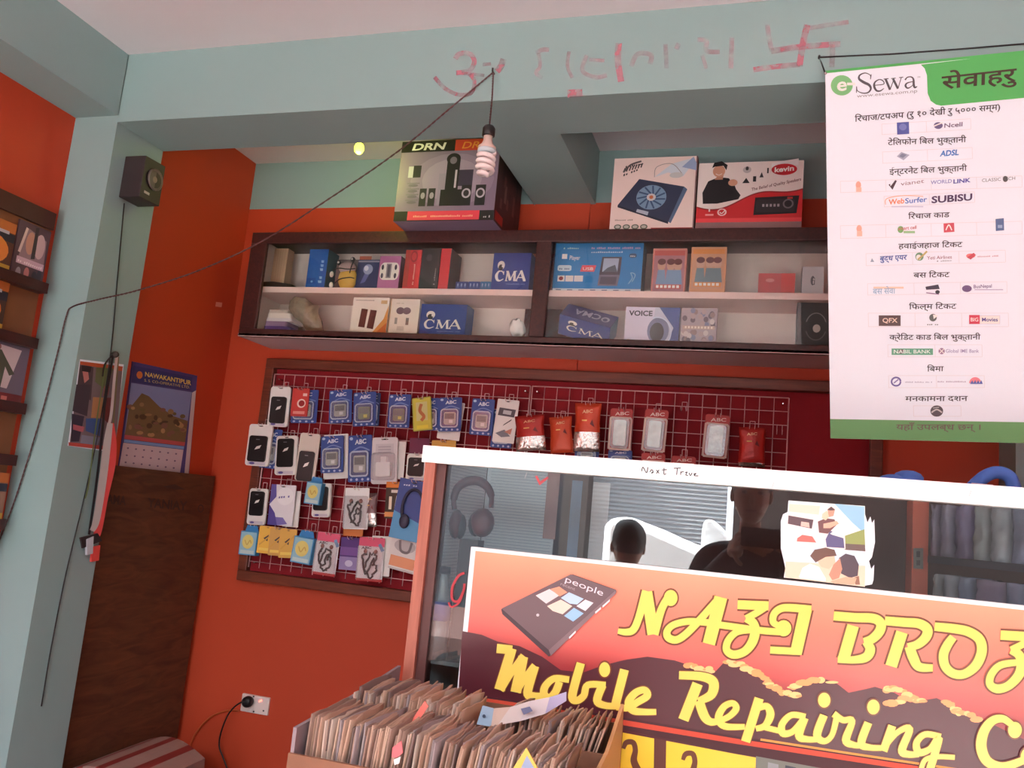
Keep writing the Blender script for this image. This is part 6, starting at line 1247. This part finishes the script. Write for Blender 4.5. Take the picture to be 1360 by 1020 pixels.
la = empty('lanyard_bundle', (nl.x, nl.y, P(115, 750, X=XC+.016).z), 'bundle of lanyards with white and red ribbons hanging from a nail on the column', 'lanyards')
m = MB(); m.tube([nl+V((-.016, 0, 0)), nl+V((.012, 0, .004))], .003, DARK, 6); m.ell(nl+V((.004, 0, -.002)), .014, .012, .012, C(60, 50, 46), 10); m.build('nail_knot', la)
def rib(name, pts, w, mat, X, lab=None):
    m = MB(); A = Art(m, planeX(X)); A.stroke(pts, w, mat, .0012); A.stroke(pts, w, mat, 0.)
    m.build(name, la, label=lab)
rib('ribbon', [(155, 473), (152, 500), (148, 545), (145, 562)], 3.4, C(206, 190, 190), XC+.02); rib('ribbon', [(146, 562), (142, 590), (136, 640), (128, 690), (122, 705)], [7, 10, 10, 9, 6], C(196, 190, 190), XC+.022, 'broad white ribbon'); rib('ribbon', [(148, 562), (149, 590), (146, 620), (139, 660), (131, 700), (127, 715)], [6, 11, 13, 9, 10, 8], C(236, 84, 84), XC+.019, 'broad red ribbon')
rib('ribbon', [(150, 472), (140, 530), (136, 570), (128, 640), (118, 710)], 3, C(44, 40, 44), XC+.017, 'black cord ribbon'); rib('ribbon', [(157, 474), (152, 540), (150, 570)], 2, C(120, 110, 80), XC+.018); rib('ribbon', [(141, 480), (128, 560), (118, 640), (113, 662)], 1.4, C(110, 130, 80), XC+.015, 'thin green cord'); rib('ribbon', [(149, 472), (139, 484), (136, 500)], 2, C(56, 48, 48), XC+.017)
m = MB(); A = Art(m, planeX(XC+.024)); 
m.prism([P(*q, X=XC+.018) for q in ((113, 716), (122, 712), (121, 735), (113, 737))], (.008, 0, 0), C(190, 196, 206)); m.prism([P(*q, X=XC+.018) for q in ((121, 726), (131, 724), (129, 744), (119, 746))], (.008, 0, 0), C(222, 76, 70)); m.prism([P(*q, X=XC+.017) for q in ((105, 714), (128, 708), (134, 718), (108, 728))], (.006, 0, 0), C(46, 40, 44)); m.build('buckles', la, label='plastic buckles')
# calendar on the side wall
m = MB(); m.prism([P(*q, X=XS+.0005) for q in ((175, 480), (261, 499), (249, 640), (155, 630))], (.004, 0, 0), M((74, 66, 130), .5)); A = Art(m, planeX(XS+.0045))
q9 = lambda pts: [(80+a/3.19, 440+b/3.19) for a, b in pts]
A.poly(q9([(558, 260), (575, 250), (540, 640), (522, 640)]), C(206, 190, 196), .0006); A.poly(q9([(310, 145), (560, 195), (552, 250), (303, 215)]), C(56, 58, 120), .0006); A.poly(q9([(300, 218), (557, 258), (527, 470), (272, 435)]), C(130, 140, 190), .0006)
A.poly(q9([(290, 330), (345, 262), (375, 275), (420, 320), (480, 360), (540, 380), (528, 470), (272, 438)]), C(120, 96, 66), .001)
rnd = random.Random(21)
for k in range(46):
    x = rnd.uniform(290, 520); y = rnd.uniform(310+max(0, (x-360))*.28, 440); A.ell(80+x/3.19, 440+y/3.19, rnd.uniform(2, 5), rnd.uniform(1.5, 4), C(*rnd.choice([(150, 120, 84), (84, 62, 44), (176, 140, 96), (110, 96, 60), (130, 90, 80)])), .0011+k*.00002, 9)
A.poly(q9([(272, 438), (528, 470), (525, 486), (270, 456)]), C(190, 84, 90), .0014); A.poly(q9([(270, 458), (524, 488), (522, 500), (268, 470)]), C(120, 160, 214), .0014); A.poly(q9([(266, 472), (521, 502), (500, 640), (240, 620)]), C(206, 186, 196), .0014)
for i in range(7):
    for j in range(4): A.ell(80+(285+i*34-j*5)/3.19, 440+(495+i*4+j*30)/3.19, 1.4, 1.2, C(120, 100, 130), .002, 8)
A.text('NAWAKANTIPUR', (80+358/3.19, 440+190/3.19), (80+553/3.19, 440+228/3.19), 6, C(226, 196, 90), .0012, .02, up=(.3, -6)); A.text('S. S. CO-OPERATIVE LTD.', (80+355/3.19, 440+212/3.19), (80+548/3.19, 440+243/3.19), 3.5, C(206, 186, 110), .0012, .0, up=(.2, -3.5)); A.ell(80+335/3.19, 440+185/3.19, 4, 5, C(214, 120, 60), .0012)
m.build('wall_calendar', None, 'blue-framed wall calendar with a rocky landscape picture on the orange side wall', 'calendar', recalc=False)
m = MB(); m.prism([P(*q, X=XS+.0005) for q in ((287, 401), (295, 402), (294, 408), (286, 407))], (.001, 0, 0), C(226, 150, 130)); m.build('wall_sticker', None, 'tiny pale sticker on the orange side wall left of the cabinet', 'sticker')
# plywood panel
px_ = -2.285; ya = YC2+.02; yb_ = P(290, 632, X=px_).y; ztp = P(225, 626, X=px_).z
m = MB(); m.box(px_-.02, px_, ya, min(yb_, YB-.03), 0, ztp, PLY); A = Art(m, planeX(px_)); ink = C(56, 28, 16)
A.text('AMA', (141, 668), (167, 671), 12, ink, .0006, .03, up=(1, -12)); A.text('YANIAY', (195, 673), (248, 678), 12, ink, .0006, .03, up=(1, -12)); A.text('O', (262, 680), (270, 681), 11, ink, .0006, .02, up=(1, -11))
A.poly([(216, 646), (232, 643), (246, 650), (232, 650), (222, 648)], ink)
m.build('plywood_panel', None, 'tall brown plywood panel with faded stencil letters leaning in the corner', 'panel', recalc=False)
# socket, plug, cables, striped sack
a = P(324, 920, Y=YB); b = P(357, 950, Y=YB); t = empty('wall_socket', ((a.x+b.x)/2, YB, b.z), 'white wall socket plate with a glowing red dot on the orange wall', 'socket')
m = MB(); m.box(a.x, b.x, YB-.012, YB, b.z, a.z, M((226, 206, 200), .4)); plt = m.build('plate', t, bev=.003)
c = P(346, 931, Y=YB-.013); m = MB(); m.tube([c+V((-.006, 0, -.003)), c+V((.006, 0, .004))], .0025, M((255, 90, 70), .4, emit=3, name='red_indicator'), 6); m.build('indicator', plt, label='glowing red indicator')
m = MB(); A = Art(m, planeY(YB-.012)); A.ell(337, 945, 1.2, 1.2, DARK); A.ell(350, 944, 1.2, 1.2, DARK); A.ell(337, 925, 1.2, 1.2, DARK); m.build('pin_holes', plt)
c = P(329, 932, Y=YB-.03); pg = empty('plug', c, 'black plug with a hanging cable in the white wall socket', 'plug')
m = MB(); m.lathe([(.010, -.02), (.021, -.012), (.023, .004), (.018, .017)], c, BLACK, 14, (0, 1, 0)); m.build('plug_body', pg)
m = MB(); m.tube(crom([tuple(P(*q, Y=Y_)) for q, Y_ in (((329, 932), YB-.048), ((318, 934), YB-.06), ((305, 946), YB-.05), ((295, 968), YB-.04), ((291, 990), YB-.03), ((297, 1008), YB-.03), ((304, 1030), YB-.03), ((306, 1060), YB-.03))], 4), .0032, BLACK, 7); m.build('plug_cable', pg)
m = MB(); m.tube(crom([tuple(P(*q, Y=YB-.012)) for q in ((318, 944), (300, 944), (280, 952), (264, 968), (254, 986), (250, 1010), (248, 1050))], 4), .0035, M((190, 84, 40), .5, name='orange_cable'), 7); m.build('cable', None, 'dull orange cable looping down the orange wall beside the socket', 'cable')
m = MB(); sk0 = P(210, 990, Y=2.75); zt1 = P(262, 992, Y=2.85).z
STR = M((150, 116, 108), .6, noise=.15, scale=20); pts = []
ns = 12
xa, xb, ya_, yb2 = -2.24, -1.93, 2.45, 2.88
for k in range(ns):
    u0 = xa+(xb-xa)*k/ns; u1 = xa+(xb-xa)*(k+1)/ns
    def hz(u, y): return zt1-.05+.05*math.sin(math.pi*min(1, max(0, (u-xa)/(xb-xa))))+.03*(y-ya_)
    m.hexa([(u0, ya_, 0), (u1, ya_, 0), (u1, yb2, 0), (u0, yb2, 0), (u0, ya_+.03, hz(u0, ya_)), (u1, ya_+.03, hz(u1, ya_)), (u1, yb2-.02, hz(u1, yb2)), (u0, yb2-.02, hz(u0, yb2))], STR if k % 3 else M((128, 40, 36), .6))
m.build('striped_sack', None, 'red and white striped woven sack standing on the floor by the plywood panel', 'sack')

# ================================================================== LIGHT, CAMERA
C_ = bpy.context.scene
for o in OBJS:
    C_.collection.objects.link(o)
w = bpy.data.worlds.new('sky'); C_.world = w; w.use_nodes = True; nt = w.node_tree; bg = nt.nodes['Background']
bg.inputs['Color'].default_value = (.84, .92, 1, 1); bg.inputs['Strength'].default_value = 6.0
su = bpy.data.lights.new('sun', 'SUN'); su.energy = 30; su.angle = .01; su.color = (1, .97, .94); so = bpy.data.objects.new('sun', su); C_.collection.objects.link(so)
so.rotation_euler = V((.75, -.12, -1.0)).to_track_quat('-Z', 'Y').to_euler(); so.location = (-4, -4, 6)
pt = bpy.data.lights.new('shop_front_portal', 'AREA'); pt.shape = 'RECTANGLE'; pt.size = XR-XL; pt.size_y = 2.42; pt.cycles.is_portal = True
po_ = bpy.data.objects.new('shop_front_portal', pt); po_.location = ((XL+XR)/2, YF-.02, 1.21); po_.rotation_euler = (math.radians(90), 0, 0); C_.collection.objects.link(po_)
po_.rotation_euler = V((0, 1, 0)).to_track_quat('-Z', 'Z').to_euler()
cd = bpy.data.cameras.new('camera'); cd.sensor_width = 36; cd.sensor_fit = 'HORIZONTAL'; cd.lens = F*36/W; cd.clip_start = .005; cd.clip_end = 60
co_ = bpy.data.objects.new('camera', cd); C_.collection.objects.link(co_)
co_.matrix_world = Matrix((( RT.x, UP.x, -fwd.x, CAM.x), (RT.y, UP.y, -fwd.y, CAM.y), (RT.z, UP.z, -fwd.z, CAM.z), (0, 0, 0, 1)))
gl = bpy.data.lights.new('small_lamp_glow', 'POINT'); gl.energy = 1.1; gl.color = (.85, 1, .22); gl.shadow_soft_size = .02
go = bpy.data.objects.new('small_lamp_glow', gl); go.location = lp+V((0, -.0, -.035)); C_.collection.objects.link(go)
C_.camera = co_
vs_ = C_.view_settings; vs_.view_transform = 'Standard'; vs_.look = 'None'; vs_.exposure = 1.15; vs_.gamma = 1.0; vs_.use_curve_mapping = False
C_.cycles.max_bounces = 10; C_.cycles.transparent_max_bounces = 24; C_.cycles.diffuse_bounces = 5
